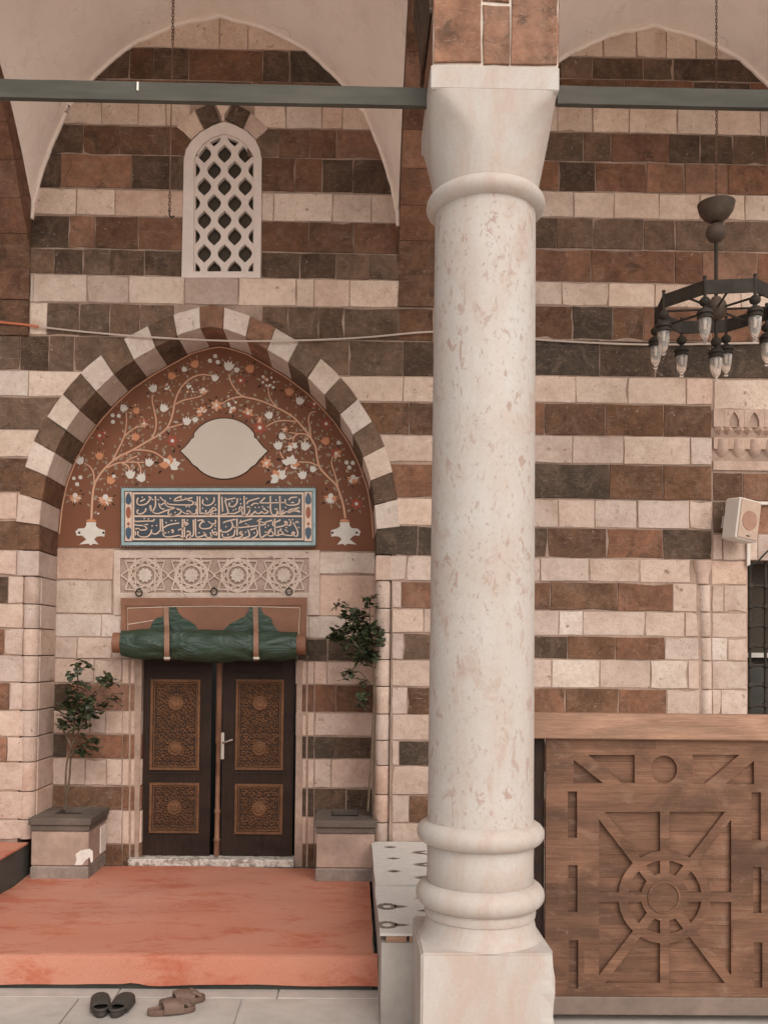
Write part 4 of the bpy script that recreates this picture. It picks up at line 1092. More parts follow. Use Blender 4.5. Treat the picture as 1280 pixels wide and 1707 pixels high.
for (x0, x1, px0, px1, qx0, qx1, dy) in ((236, 355, 250, 335, 249, 333, 0), (368, 492, 392, 474, 391, 472, 2)):
    mb = MB()
    a_, b_ = at(x0, 1426, YD), at(x1, 1056, YD)
    def hole(hx0, hx1, hy0, hy1): p, q = at(hx0, hy1, YD), at(hx1, hy0, YD); return rect(p.x, q.x, p.z, q.z)
    h1, h2 = hole(px0, px1, 1133, 1283), hole(qx0, qx1, 1305 + dy, 1388 + dy)
    h3 = hole(px0 + 4, px1 - 4, 1066, 1108)
    mb.plate([rect(a_.x, b_.x, a_.z, b_.z), list(reversed(h1)), list(reversed(h2)), list(reversed(h3))], YD, YD + 0.045)
    mb.box(h3[0][0] - .005, h3[1][0] + .005, YD + .012, YD + .03, h3[0][1] - .005, h3[2][1] + .005)
    lf = mb.build('door_leaf', M['door'], door)
    carved('carved_panel', lf, px0, px1, 1133, 1283, (0.235, 0.735))
    carved('carved_panel', lf, qx0, qx1, 1305 + dy, 1388 + dy, (0.5,))
    if x0 > 300:
        mb = MB(); bar(mb, 368, 374.5, 1221, 1266, YD - .012, YD + .001, .003); hp = mb.build('handle_plate', M['steel'], lf)
        mb = MB(); mb.smooth = True; p = at(371.5, 1238, YD - .03); q = at(388, 1233, YD - .045)
        mb.tube([at(371.5, 1238, YD), p, at(375, 1237.5, YD - .048), q], .008, 8)
        mb.build('door_handle', M['steel'], lf)
    for yy in (1290, 1124):
        mb = MB(); bar(mb, px0 - 2, px1 + 1, yy - 3, yy, YD - .006, YD + .001, .002); mb.build('panel_moulding', M['door'], lf)
mb = MB(); mb.smooth = True
post = at(361.5, 1426, YD)
mb.lathe([(.026, 0), (.026, .12), (.03, .125), (.03, .14), (.022, .15), (.022, .36), (.027, .365), (.027, .39), (.02, .4), (.02, .95), (.027, .96), (.027, 1.85)], (post.x, YD + 0.0, post.z), 10)
ob = mb.build('centre_post', M['door_post'], door)
# threshold
mb = MB()
p, q = at(213, 1446, YB - 0.06), at(490, 1430, YB - 0.06)
mb.box(p.x, q.x, YB - 0.06, YB + 0.13, -0.01, 0.055, .008)
thr = mb.build('threshold', M['sill'], facade)

# ------------------------------------------------------------------ lattice window
def photo_loop(pts, Y): return ccw([P2(280 + x / 5.333, 160 + y / 5.333, Y) for x, y in pts])
outer = [(122, 1615), (822, 1615), (832, 1000), (833, 560), (815, 470), (775, 385), (700, 315), (600, 260), (500, 230), (395, 265), (290, 325), (210, 400), (160, 480), (143, 570), (135, 1000)]
inner = [(228, 1560), (768, 1560), (768, 560), (742, 500), (690, 425), (620, 370), (500, 330), (385, 370), (310, 425), (258, 500), (232, 560)]
YLW = YW - 0.01
win = MB(); win.plate([photo_loop(outer, YLW), list(reversed(photo_loop(inner, YLW)))], YLW, YLW + 0.09)
window = win.build('lattice_window', M['lattice'], facade)
window['label'] = 'white pointed lattice window high in the wall over the portal'
inn = ccw([(x, -y) for x, y in inner])
inn_s = clip_convex(ccw([(x, -y) for x, y in inner]), ccw([(0, -5000), (5000, -5000), (5000, 0), (0, 0)]))
lh = []
def ogee(cx, cy, w, h):
    prof = [(0, -1), (.16, -.88), (.46, -.68), (.76, -.46), (.95, -.2), (1, 0), (.95, .2), (.76, .46), (.46, .68), (.16, .88), (0, 1)]
    r_ = [(cx + w * x, cy + h * y) for x, y in prof]; l_ = [(cx - w * x, cy + h * y) for x, y in reversed(prof[1:-1])]
    return r_ + l_
rowsL = [(353, 1), (500, 0), (645, 1), (792, 0), (940, 1), (1090, 0), (1237, 1), (1388, 0), (1535, 1)]
inn_shrink = []
cxm = 500; cym = -950
for (x, y) in inn: inn_shrink.append((x + (12 if x < cxm else -12), y + (10 if y < cym else -12)))
for (yy, odd) in rowsL:
    for cx in ((222, 408, 590, 775) if odd else (320, 500, 684)):
        q = clip_convex(ccw([(x, -y) for x, y in ogee(cx, yy, 62, 84)]), ccw(inn_shrink))
        if len(q) >= 3 and area(q) > 600: lh.append([(x, -y) for x, y in q])
mb = MB(); mb.plate([photo_loop([(x * 1.0, y) for x, y in inner], YLW)] + [list(reversed(photo_loop(h, YLW))) for h in lh], YLW + 0.022, YLW + 0.065)
mb.build('lattice', M['lattice'], window)
mb = MB(); a_, b_ = at(318, 455, YW), at(425, 215, YW); mb.box(a_.x, b_.x, YW + .075, YW + .085, a_.z, b_.z)
mb.build('window_pane', M['pane'], window)
for poly, k in ([(410, 48), (570, 48), (508, 178), (503, 232), (480, 232), (472, 178)], 'L'), ([(245, 125), (402, 52), (470, 225), (400, 260), (330, 305)], 'D'), ([(577, 55), (732, 140), (662, 300), (600, 258), (512, 212)], 'D'), \
        ([(75, 278), (240, 130), (325, 305), (280, 330), (205, 400)], 'L'), ([(737, 148), (895, 295), (785, 395), (720, 330), (668, 298)], 'P'):
    stone_poly('window_voussoir', [P2(280 + x / 5.333, 160 + y / 5.333, YW) for x, y in poly], YW - 0.007, 0.03, k, facade, gap=0.002, rag=0.002)

# ------------------------------------------------------------------ grilled window and its carved cornice at the right edge
gw = empty('grille_window', tuple(at(1320, 1192, YW + 0.1)))
tag(gw, 'dark window behind a black iron grille at the right edge of the wall', 'window')
YG = YW + 0.06
def gx(px): return at(px, 1050, YG).x
def gz(py): return at(1262, py, YG).z
mb = MB(); mb.box(gx(1243), gx(1420), YG + 0.24, YG + 0.26, gz(1205), gz(932)); mb.build('window_pane', M['pane'], gw)
mb = MB()
for px in (1246, 1330, 1415): mb.box(gx(px) - .03, gx(px) + .03, YG + .17, YG + .235, gz(1205), gz(932))
mb.build('window_frame', M['iron'], gw)
mb = MB(); mb.box(gx(1240), gx(1420), YG + .15, YG + .239, gz(1096), gz(1088)); mb.build('white_window_bar', M['white_plastic'], gw)
mb = MB(); mb.box(gx(1240), gx(1420), YG + .12, YG + .169, gz(1204), gz(1108)); mb.build('lower_shutter', M['darkside'], gw)
for px in (1249, 1275, 1303, 1331, 1360, 1388):
    mb = MB(); mb.smooth = True; mb.tube([(gx(px), YG, gz(1204)), (gx(px), YG, gz(934))], .013, 8); mb.build('iron_bar', M['iron'], gw)
for py in (977, 1011, 1043, 1077, 1109, 1142, 1176):
    mb = MB(); mb.smooth = True; mb.tube([(gx(1242), YG - .012, gz(py)), (gx(1412), YG - .012, gz(py))], .012, 8); mb.build('iron_bar', M['iron'], gw)
    for px in (1249, 1275):
        mb = MB(); mb.box(gx(px) - .02, gx(px) + .02, YG - .03, YG + .018, gz(py) - .02, gz(py) + .02, .006); mb.build('grille_knot', M['iron'], gw)
# carved stalactite course
YM = YW + 0.035
mu = MB()
a_, b_ = at(1188, 784, YW), at(1400, 681, YW)
mu.box(a_.x, b_.x, YM, YW + 0.3, a_.z, b_.z)
musc = mu.build('stalactite_cornice', M['light'], facade, color=(.52, .37, .295))
musc['label'] = 'carved pinkish stalactite course above the grilled window'
def mz(py): return at(1230, py, YW).z
def mxx(px): return at(px, 720, YW).x
mtc = M['light']
for q in range(7):   # upper tier: plates with pointed niches
    x0, x1 = mxx(1172 + q * 33.5), mxx(1172 + (q + 1) * 33.5); x0c = max(x0, mxx(1188)); w = x1 - x0; cx = (x0 + x1) / 2
    hol = [(cx - w * .24, mz(713)), (cx + w * .24, mz(713)), (cx + w * .24, mz(701)), (cx + w * .13, mz(692)), (cx, mz(687)), (cx - w * .13, mz(692)), (cx - w * .24, mz(701))]
    mb = MB()
    if cx - w * .24 > mxx(1189): mb.plate([rect(x0c, x1 - .002, mz(712.5), mz(683)), list(reversed(hol[1:-0] if False else [(p[0], max(p[1], mz(711.5))) for p in hol]))], YW - .012, YM)
    else: mb.plate([rect(x0c, x1 - .002, mz(712.5), mz(683))], YW - .012, YM)
    mb.build('carved_niche', mtc, musc, color=(.50, .355, .285))
    # curved brackets under the niches
    mb = MB(); mb.smooth = True
    for s_ in (-1, 1):
        xx = cx + s_ * w * .3
        if xx < mxx(1190): continue
        mb.rings([[(xx - r, y, z), (xx, y - r * .9, z), (xx + r, y, z), (xx, y + r, z)] for (r, y, z) in ((.045, YW + .01, mz(713)), (.040, YW + .0, mz(718)), (.026, YW + .015, mz(723)), (.008, YM, mz(729)))], True, True)
    if mb.v: mb.build('carved_bracket', mtc, musc, color=(.52, .37, .295))
for q in range(8):   # lower tier: hanging drops
    cx = mxx(1203 + q * 27.0)
    if cx < mxx(1188): continue
    mb = MB(); mb.smooth = True
    rings = []
    for (r, yy) in ((.058, 733), (.062, 748), (.062, 751), (.048, 757), (.026, 763), (.003, 768)):
        rings.append([(cx + r * math.cos(t_ * math.pi / 8), YM - 1.15 * r * math.sin(t_ * math.pi / 8), mz(yy)) for t_ in range(9)])
    mb.rings(rings, True, True, closed=False); mb.build('carved_drop', mtc, musc, color=(.50, .36, .29))
mb = MB(); mb.box(mxx(1188), b_.x, YW - .014, YM, mz(749), mz(730)); mb.build('cornice_band', mtc, musc, color=(.53, .38, .30))
mb = MB(); mb.box(mxx(1188), b_.x, YW - .006, YM, mz(784), mz(768.5)); mb.build('cornice_band', mtc, musc, color=(.50, .36, .29))

# ------------------------------------------------------------------ portico: vaults, arches, pier over the column
portico = empty('portico_vault', (0.64, 4.72, 4.6))
tag(portico, 'pink plastered vaults with brown stone arches springing from the column to the wall', 'vault')
BX = at(361, 300, YW).x; BH = 1.49
BX2 = at(1087, 300, YW).x
YF = 5.03
ZV = at(361, 372, YW).z
zA_t = [(0, 28), (55, 39), (100, 56), (150, 82), (205, 131), (248, 186), (275, 248), (295, 310), (304, 350)]
zA_t = [(at(361 + dx, y, YW).x - at(361, y, YW).x, (at(361, y, YW).z - ZV)) for dx, y in zA_t]
zA_t = [(min(x, BH - .006), z) for x, z in zA_t] + [(BH, 0)]
def arch_tab(pts, xe, base):
    out = []
    for px, py in pts:
        p = atx(px, py, xe); out.append((YW - p.y, p.z - base))
    return out
zB_t = [(0, 0), (.012, at(48, 337, YW).z - ZV)] + arch_tab([(37, 253), (22, 186), (6, 124)], BX - BH, ZV)
zB_t = [t for i, t in enumerate(zB_t) if i < 2 or t[0] > .02]
_l = zB_t[-1]; zB_t += [(_l[0] + (1.235 - _l[0]) * .5, _l[1] + .18), (1.235, _l[1] + .27)]
def pchip(tab, x): return interp(tab, x)
def vault(bx, name, lab):
    us = [-math.cos(math.pi * i / 56) for i in range(57)]
    YE = YW - 0.016; span = YE - YF
    vs_t = [0.5 - 0.5 * math.cos(math.pi * i / 44) for i in range(45)]
    mb = MB(); mb.smooth = True; V = []
    rv = random.Random(3)
    for t in vs_t:
        y = YE - span * t; d = min(t, 1 - t) * span
        zb = interp(zB_t, d)
        for u in us:
            za = interp(zA_t, abs(u) * BH)
            V.append((bx + u * (BH - .004), y, ZV + math.sqrt(za * za + zb * zb)))
    n = len(us); F = []
    for i in range(len(vs_t) - 1):
        for j in range(n - 1): F.append((i * n + j, (i + 1) * n + j, (i + 1) * n + j + 1, i * n + j + 1))
    mb.add(V, F)
    o = mb.build('plaster_vault', M['plaster'], portico); o['label'] = lab
    # rough plaster lip where the vault meets the wall
    mb = MB(); mb.smooth = True
    pts = []
    for i in range(81):
        u = -math.cos(math.pi * i / 80); za = interp(zA_t, abs(u) * BH)
        pts.append((bx + u * (BH - .004) + rv.uniform(-.004, .004), YW - .010, ZV + za + rv.uniform(-.006, .006)))
    mb.tube(pts, .020, 6)
    mb.build('plaster_lip', M['plaster'], portico)
vault(BX, 'plaster_vault', 'pink plaster vault over the door bay')
vault(BX2, 'plaster_vault', 'pink plaster vault over the chandelier bay')
zI_t = [(0, at(45, 447, YW).z - EYE), (.024, at(45, 415, YW).z - EYE)] + [t for t in arch_tab([(34, 330), (21, 245), (8, 185)], BX - BH, EYE) if t[0] > .03]
_l = zI_t[-1]; zI_t += [(_l[0] + (1.235 - _l[0]) * .5, _l[1] + .24), (1.235, _l[1] + .38)]
ZIS = zI_t[0][1]
def cross_arch(x0, x1, ks):
    span = YW - YF; pts = []
    N = 40
    for i in range(N + 1):
        v = span * (0.5 - 0.5 * math.cos(math.pi * i / N)); d = min(v, span - v)
        pts.append(Vector((YW - v, EYE + interp(zI_t, min(d, 1.235)))))
    pr_ = resample(pts, 14 * 3)
    for q in range(14):
        seg = pr_[q * 3:q * 3 + 4]
        outs = []
        for i, p in enumerate(seg):
            k = q * 3 + i; t = (pr_[min(k + 1, 42)] - pr_[max(k - 1, 0)]).normalized(); nrm = Vector((t.y, -t.x))
            if nrm.y < 0: nrm = -nrm
            if abs(nrm.y) < .25: nrm = Vector((math.copysign(.97, YW - .5 * span - p.x) * -1, .25))
            outs.append(p + nrm * .45)
        poly = [tuple(p) for p in seg] + [tuple(p) for p in reversed(outs)]
        cy = sum(p[0] for p in poly) / len(poly); cz = sum(p[1] for p in poly) / len(poly)
        poly = [(cy + (p[0] - cy) * .988, cz + (p[1] - cz) * .988) for p in poly]
        n = len(poly); mb = MB(); j = random.uniform(-.003, .003)
        mb.add([(x0 + j, y, z) for y, z in poly] + [(x1 - j, y, z) for y, z in poly], [tuple(range(n)), tuple(reversed(range(n, 2 * n)))] + [(a, (a + 1) % n, n + (a + 1) % n, n + a) for a in range(n)])
        m, c = stone_colour(ks[q % len(ks)])
        fixn(mb.build('arch_stone', M[m], portico, color=c))
    # mortar bed inside the arch
    o2 = [(p.x, p.y + .04) for p in pts] + [(YF, EYE + 5.2), (YW, EYE + 5.2)]
    mb = MB(); n = len(o2)
    tr = tessellate_polygon([[Vector((y, z, 0)) for y, z in o2]])
    mb.add([(x0 + .012, y, z) for y, z in o2] + [(x1 - .012, y, z) for y, z in o2], [tuple(t) for t in tr] + [tuple(i + n for i in t) for t in tr] + [(a, (a + 1) % n, n + (a + 1) % n, n + a) for a in range(n)])
    fixn(mb.build('arch_core', M['mortar'], portico))
cross_arch(BX + BH + .002, BX2 - BH - .002, 'BRRTRTBRRTRTRB')
cross_arch(BX - BH - .56, BX - BH - .002, 'BRTRRBRTRBTRRB')
# wall piers under the cross arches
def wall_pier(x0, x1, zs, ks):
    for (za, zb, k) in zip(zs, zs[1:], ks): stone_poly('pier_stone', rect(x0, x1, zb, za), YW - .018, .05, k, portico)
zp = [EYE + ZIS, at(690, 512, YW).z]
wall_pier(BX + BH + .002, BX2 - BH - .002, zp, 'B')
wall_pier(BX - BH - .56, BX - BH, [EYE + ZIS, at(20, 500, YW).z, at(20, 560, YW).z], 'RB')
# pier above the capital
CXc, CYc = 0.648, 4.717
HP = 0.3165
PF = 4.42
def pz(py): return at(826, py, PF).z
def pxx(px): return at(px, 50, PF).x
xl, xr = pxx(721), pxx(932)
ztop = pz(109.5)
j1, j2 = pxx(803), pxx(851)
for (xa, xb, z0, z1, k) in ((xl, j1, pz(107), pz(-70), 'T'), (j1, j2, pz(108), pz(6), 'T'), (j1, j2, pz(4), pz(-120), 'T'), (j2, xr, pz(107), pz(-60), 'T'),
                            (xl, j1, pz(-72), pz(-260), 'R'), (j2, xr, pz(-62), pz(-260), 'R'), (j1, j2, pz(-122), pz(-260), 'B')):
    stone_poly('pier_stone', rect(xa, xb, z0, z1), PF, .1, k, portico, gap=.0045, rag=.005)
mb = MB(); mb.box(xl + .004, xr - .004, PF + .010, YF - .002, ztop, EYE + 5.0); mb.build('pier_core', M['mortar_pale'], portico)
for xs_ in (xl - .001, xr - .018):
    zz = [ztop + .01, ztop + .22, ztop + .62, ztop + 1.1]
    for (z0, z1, k) in zip(zz, zz[1:], 'RTR'):
        m, c = stone_colour(k); mb = MB(); mb.box(xs_, xs_ + .019, PF + .012, YF + .004, z0 + .003, z1 - .003); mb.build('pier_stone', M[m], portico, color=c)
# front arcade arches springing from the pier
zF_t = [(0, 3.12), (.02, 3.35), (.08, 3.58), (.16, 4.05), (.29, 4.40), (.5, 4.72), (.76, 5.0), (1.0, 5.15), (1.49, 5.3)]
def front_arch(cx, ks):
    N = 40; pts = []
    for i in range(N + 1):
        u = -math.cos(math.pi * i / N) * BH; d = BH - abs(u); pts.append(Vector((cx + u, EYE + interp(zF_t, d))))
    pr_ = resample(pts, 48)
    for q in range(16):
        seg = pr_[q * 3:q * 3 + 4]
        outs = [Vector((p.x + (p.x - cx) * .16, p.y + .35)) for p in seg]
        poly = ccw([tuple(p) for p in seg] + [tuple(p) for p in reversed(outs)])
        a_ = sum(p[0] for p in poly) / len(poly); b_ = sum(p[1] for p in poly) / len(poly)
        poly = [(a_ + (p[0] - a_) * .99, b_ + (p[1] - b_) * .99) for p in poly]
        mb = MB(); mb.plate([poly], PF + .02, YF - .004); m, c = stone_colour(ks[q % len(ks)]); mb.build('arch_stone', M[m], portico, color=c)
front_arch(BX + .01, 'DHBDHD'); front_arch(BX2 - .01, 'DHBDHD')

# ------------------------------------------------------------------ marble column
colm = empty('marble_column', (CXc, CYc, -0.19))
tag(colm, 'weathered white marble column with ringed base in front of the portal', 'column')
ZPT = at(816, 1590, CYc - HP).z
colz = lambda py: at(806, py, CYc).z
def lathe_part(name, prof, parent=colm, n=72):
    mb = MB(); mb.smooth = True; mb.lathe(prof, (CXc, CYc, 0), n); return mb.build(name, M['marble' if name == 'shaft' else 'marble_plain'], parent)
def torus_prof(zc, hh, r_in, r_out, n=12):
    return [(r_in + (r_out - r_in) * math.cos(math.pi * (i / n - .5)), zc + hh * math.sin(math.pi * (i / n - .5))) for i in range(n + 1)]
ZB0 = -0.20
# plinth: bevelled block with chipped right edge
bm = bmesh.new(); bmesh.ops.create_cube(bm, size=1)
for v in bm.verts:
    v.co.x = CXc + v.co.x * 2 * HP; v.co.y = CYc + v.co.y * 2 * HP; v.co.z = ZB0 + (v.co.z + .5) * (ZPT - ZB0)
bmesh.ops.bevel(bm, geom=[e for e in bm.edges], offset=.010, segments=2, affect='EDGES')
bmesh.ops.subdivide_edges(bm, edges=[e for e in bm.edges if e.calc_length() > .2], cuts=9, use_grid_fill=True)
from mathutils import noise as mnoise
for v in bm.verts:
    rr = v.co - Vector((CXc, CYc, 0))
    edge = max(0, (abs(rr.x) + abs(rr.y)) - 2 * HP * .90)
    nn = mnoise.noise(v.co * 9)
    if rr.x > 0 and edge > 0 and nn > -.05: v.co -= Vector((rr.x, rr.y, 0)).normalized() * edge * .35 * (nn + .4)
    v.co += Vector((1, 1, 1)) * mnoise.noise(v.co * 5) * .0012
me = bpy.data.meshes.new('plinth'); bm.to_mesh(me); bm.free(); me.materials.append(M['marble_plain'])
for p_ in me.polygons: p_.use_smooth = False
put('plinth', me, colm, (0, 0, 0))
zt2, h2 = colz(1487), (colz(1466) - colz(1507)) / 2
zt1, h1 = colz(1386), (colz(1367) - colz(1405)) / 2
zf = zt2 - h2
lathe_part('base_cone', [(.312, ZPT - .004), (.300, ZPT + .010), (.284, ZPT + .03), (.270, zf - .055), (.268, zf - .04)])
lathe_part('base_fillet', [(.262, zf - .050), (.276, zf - .045), (.279, zf - .03), (.279, zf - .01), (.272, zf + .006)])
lathe_part('lower_torus', torus_prof(zt2, h2, .258, .322))
lathe_part('base_neck', [(.258, zt2 + h2 - .01), (.268, zt2 + h2 + .003), (.266, (zt1 + zt2) / 2), (.268, zt1 - h1 - .003), (.262, zt1 - h1 + .008)])
lathe_part('upper_torus', torus_prof(zt1, h1, .260, .320))
zs0, zs1 = zt1 + h1 - .008, colz(362)
lathe_part('shaft', [(.270, zs0), (.266, zs0 + .018), (.2645, zs0 + .3)] + [(.2645 - .008 * i / 10 + random.uniform(-.0006, .0006), zs0 + .3 + (zs1 - zs0 - .3) * i / 10) for i in range(11)])
lathe_part('neck_ring', torus_prof(colz(347), .050, .248, .303))
# capital: circle flaring into a square under the abacus
mb = MB(); mb.smooth = True; rings = []
ZAB, ZAT = at(826, 150, PF - .004).z, at(826, 110, PF - .004).z
zc0, zc1 = colz(342), ZAB
for i in range(15):
    t = i / 14; e = 2 + 9 * t ** 2.6; hw = .259 + .052 * t ** 1.25 + .010 * math.sin(t * math.pi) 
    ring_ = []
    for j in range(96):
        an = 2 * math.pi * (j + .5) / 96; c_, s_ = abs(math.cos(an)), abs(math.sin(an))
        r = hw / ((c_ ** e + s_ ** e) ** (1 / e))
        r = min(r, hw * (1.0 + .34 * t ** 3))
        ring_.append((CXc + r * math.cos(an), CYc + r * math.sin(an), zc0 + (zc1 - zc0) * t))
    rings.append(ring_)
mb.rings(rings, True, True); mb.build('capital', M['marble_plain'], colm)
mb = MB(); mb.box(CXc - HP + .006, CXc + HP - .004, CYc - HP + .012, CYc + HP, ZAB, ZAT, .006); mb.build('abacus', M['marble_plain'], colm)

# ------------------------------------------------------------------ tie beams
YT = 4.66
def beam(x0, x1, pts_y, label):
    mb = MB(); a_ = at(x0, pts_y[0], YT); z1 = (at(x0, pts_y[0], YT).z + at(x1, pts_y[1], YT).z) / 2; z0 = z1 - .096
    X0, X1 = a_.x, at(x1, pts_y[1], YT).x
    n = 24; rings = []
    for i in range(n + 1):
        x = X0 + (X1 - X0) * i / n; w = .0016
        r_ = lambda: random.uniform(-w, w)
        rings.append([(x, YT + r_(), z0 + r_()), (x, YT + r_(), z1 - .004 + r_()), (x, YT + .005, z1 + r_()), (x, YT + .034, z1), (x, YT + .034, z0)])
    mb.rings(rings, True, True); o = mb.build('tie_beam', M['beam']); tag(fixn(o), label, 'beam', 'tie beams between the columns'); return o
beam(-420, 717, (128, 139), 'grey green tie beam running from the left edge to the column capital')
beam(929, 1700, (147, 152), 'grey green tie beam running from the column capital to the right edge')

p_ = at(230, 144, YT)
mb = MB(); mb.box(p_.x - .004, p_.x + .005, YT - .004, YT + .003, p_.z - .022, p_.z + .022); bl0 = [o_ for o_ in bpy.data.objects if o_.name == 'tie_beam'][0]
mb.build('paint_mark', M['whitewash'], bl0)
# ------------------------------------------------------------------ hanging chain, chandelier
def chain_mesh(name, x, y, z0, z1, parent=None, straight_below=None):
    mb = MB(); mb.smooth = True; z = z1; i = 0
    while z > z0:
        if straight_below is not None and z < straight_below: break
        pts = []
        for q in range(8):
            an = 2 * math.pi * q / 8; dx, dz = .0075 * math.cos(an), .016 * math.sin(an)
            pts.append((x + (dx if i % 2 else dx * .3), y + (dx * .3 if i % 2 else dx), z + dz))
        mb.tube(pts, .0032, 4, closed=True); z -= .023; i += 1
    if straight_below is not None: mb.tube([(x, y, z + .01), (x, y, z0)], .0045, 5)
    return mb
YC = 6.27
p_top = at(289, 2, YC); p_bot = at(283, 350, YC)
hc = empty('hanging_chain', (p_bot.x, YC, p_bot.z))
tag(hc, 'thin rusty chain hanging with an empty hook left of the lattice window', 'chain')
mb = chain_mesh('chain', p_bot.x, YC, at(283, 322, YC).z, EYE + 5.35, straight_below=at(285, 70, YC).z)
ob = mb.build('chain', M['chain'], hc)
mb = chain_mesh('chain', p_bot.x, YC, p_bot.z, at(283, 322, YC).z); ob = mb.build('chain', M['chain'], hc)
mb = MB(); mb.smooth = True; mb.tube([p_bot + Vector(v) for v in ((0, 0, 0), (0, 0, -.03), (.004, 0, -.045), (.02, 0, -.05), (.032, 0, -.04))], .006, 6); mb.build('hook', M['iron'], hc)

cx_c = at(1193, 400, YC).x
ch = empty('chandelier', (cx_c, YC, at(1193, 560, YC).z))
tag(ch, 'dark iron ring chandelier with small glass lamps at the right', 'chandelier')
cz_ = lambda py: at(1193, py, YC).z
ob = chain_mesh('chain', cx_c, YC, cz_(336), EYE + 5.3).build('chain', M['chain'], ch)
mb = MB(); mb.smooth = True; zb_ = cz_(341)
mb.lathe([(.118, 0), (.125, .004), (.122, -.012), (.112, -.05), (.085, -.09), (.045, -.118), (.02, -.125)][::-1], (cx_c, YC, zb_), 32, True, False)
mb.lathe([(.118, 0), (.11, -.02), (.02, -.05)], (cx_c, YC, zb_), 32, False, True)
mb.build('bowl', M['bronze'], ch)
mb = MB(); mb.smooth = True; zbb = cz_(388)
mb.lathe([(.068 * math.sin(math.pi * i / 14) + .001, -.068 * math.cos(math.pi * i / 14)) for i in range(15)], (cx_c, YC, zbb), 24); mb.build('ball', M['bronze'], ch)
mb = MB(); mb.smooth = True; mb.tube([(cx_c, YC, cz_(585)), (cx_c, YC, cz_(400))], .0125, 10); mb.build('rod', M['iron'], ch)
zr = cz_(513)
mb = MB(); mb.smooth = True
mb.lathe([(.02, -.085), (.045, -.075), (.07, -.03), (.07, .015), (.055, .045), (.04, .05), (.03, .07), (.015, .075)], (cx_c, YC, zr), 20); mb.build('hub', M['bronze'], ch)
RR = .405
cor = []
for q in range(8):
    an = R(-90 + 14) + q * math.pi / 4
    cor.append((cx_c + RR * math.cos(an), YC + RR * math.sin(an)))
for q in range(8):
    (xa, ya), (xb, yb) = cor[q], cor[(q + 1) % 8]
    mb = MB(); d = Vector((xb - xa, yb - ya)).normalized(); n = Vector((-d.y, d.x)) * .006
    mb.rings([[(x - n.x, y - n.y, zr - .045), (x + n.x, y + n.y, zr - .045), (x + n.x, y + n.y, zr + .045), (x - n.x, y - n.y, zr + .045)] for x, y in ((xa, ya), (xb, yb))], True, True)
    mb.build('ring_band', M['iron'], ch)
    mb = MB(); mb.smooth = True; mb.tube([(xa, ya, zr - .065), (xa, ya, zr + .062)], .011, 8); mb.lathe([(.004, .055), (.013, .062), (.013, .072), (.004, .078)], (xa, ya, zr), 8); mb.build('corner_pin', M['iron'], ch)
    mb = MB(); mb.tube([(cx_c, YC, zr - .01), ((xa + xb) / 2, (ya + yb) / 2, zr - .012)], .008, 6); mb.build('spoke', M['iron'], ch)
def lamp(x, y, z):
    mb = MB(); mb.smooth = True
    mb.tube([(x, y, z + .03), (x, y, z - .03)], .007, 6)
    mb.lathe([(.004, -.002), (.02, -.006), (.034, -.022), (.036, -.036), (.030, -.052), (.014, -.062), (.014, -.07), (.03, -.078), (.048, -.096), (.052, -.108), (.052, -.114), (.042, -.118), (.042, -.126), (.050, -.130), (.050, -.142), (.044, -.146)], (x, y, z), 20)
    cap = mb.build('lamp_cap', M['iron'], ch)
    mb = MB(); mb.smooth = True
    mb.lathe([(.041, -.146), (.041, -.17), (.037, -.21), (.029, -.25), (.018, -.272), (.010, -.278), (.009, -.283), (.015, -.288), (.016, -.296), (.011, -.304), (.003, -.307)], (x, y, z), 20, False, True)
    mb.lathe([(.038, -.146), (.038, -.17), (.034, -.21), (.026, -.248), (.014, -.268), (.002, -.272)], (x, y, z), 20, False, True)
    mb.build('lamp_glass', M['lamp_glass'], cap)
    mb = MB(); mb.smooth = True; mb.lathe([(.014, -.146), (.014, -.175), (.010, -.182), (.011, -.2), (.003, -.21)], (x, y, z), 10); mb.build('bulb', M['filament'], cap)
for (x, y) in cor: lamp(x, y, zr - .062)
lamp(cx_c, YC, cz_(562))

# ------------------------------------------------------------------ ground, platforms
ground = MB(); ground.box(-120, 120, -120, 7.4, -1.2, -0.205); go = ground.build('ground', M['courtyard']); tag(go, kind='structure')
pave = empty('pavement', (0, 4.6, -0.2)); tag(pave, kind='structure')
xj = [-7, -5.4, -4.3, -3.3, -2.35, -1.55, -.62, .17, .95, 1.7, 2.6, 3.6, 4.8, 6.5]
yj = [4.2, 4.72, 5.42]
PCOL = {}
for i in range(len(yj) - 1):
    off = 0.0 if i == 1 else random.uniform(-.4, .4)
    for x0, x1 in zip(xj, xj[1:]):
        mb = MB(); mb.box(x0 + off + .003, x1 + off - .003, yj[i] + .003, yj[i + 1] - .003, -.25, -.19 + random.uniform(-.0015, .0015), .004)
        mb.build('paving_slab', M['greystone'], pave)
for x0, x1 in zip(xj, xj[1:]):
    mb = MB(); mb.box(x0 + .203, x1 + .197, 5.423, 5.56, -.25, -.186, .004)
    if x0 + .2 < .17: mb.build('paving_slab', M['greystone'], pave)
ent = MB(); XPL, XPR = -2.585, 0.165
ent.box(XPL + .002, XPR - .03, 5.57, 8.1, -.4, -.014); tag(ent.build('entry_floor', M['darkside']), kind='structure')
lp = MB(); lp.box(-6.5, XPL, 5.2, YW + .05, -.4, .255); tag(lp.build('raised_platform', M['darkside']), kind='structure')
rp = MB(); rp.box(XPR, 7, 5.02, YW + .05, -.4, .255); tag(rp.build('raised_platform', M['greystone']), kind='structure')
ks = MB(); ks.box(.96, 7, 4.72, 5.019, -.3, -.118, .006); tag(ks.build('kerb', M['greystone']), kind='structure')
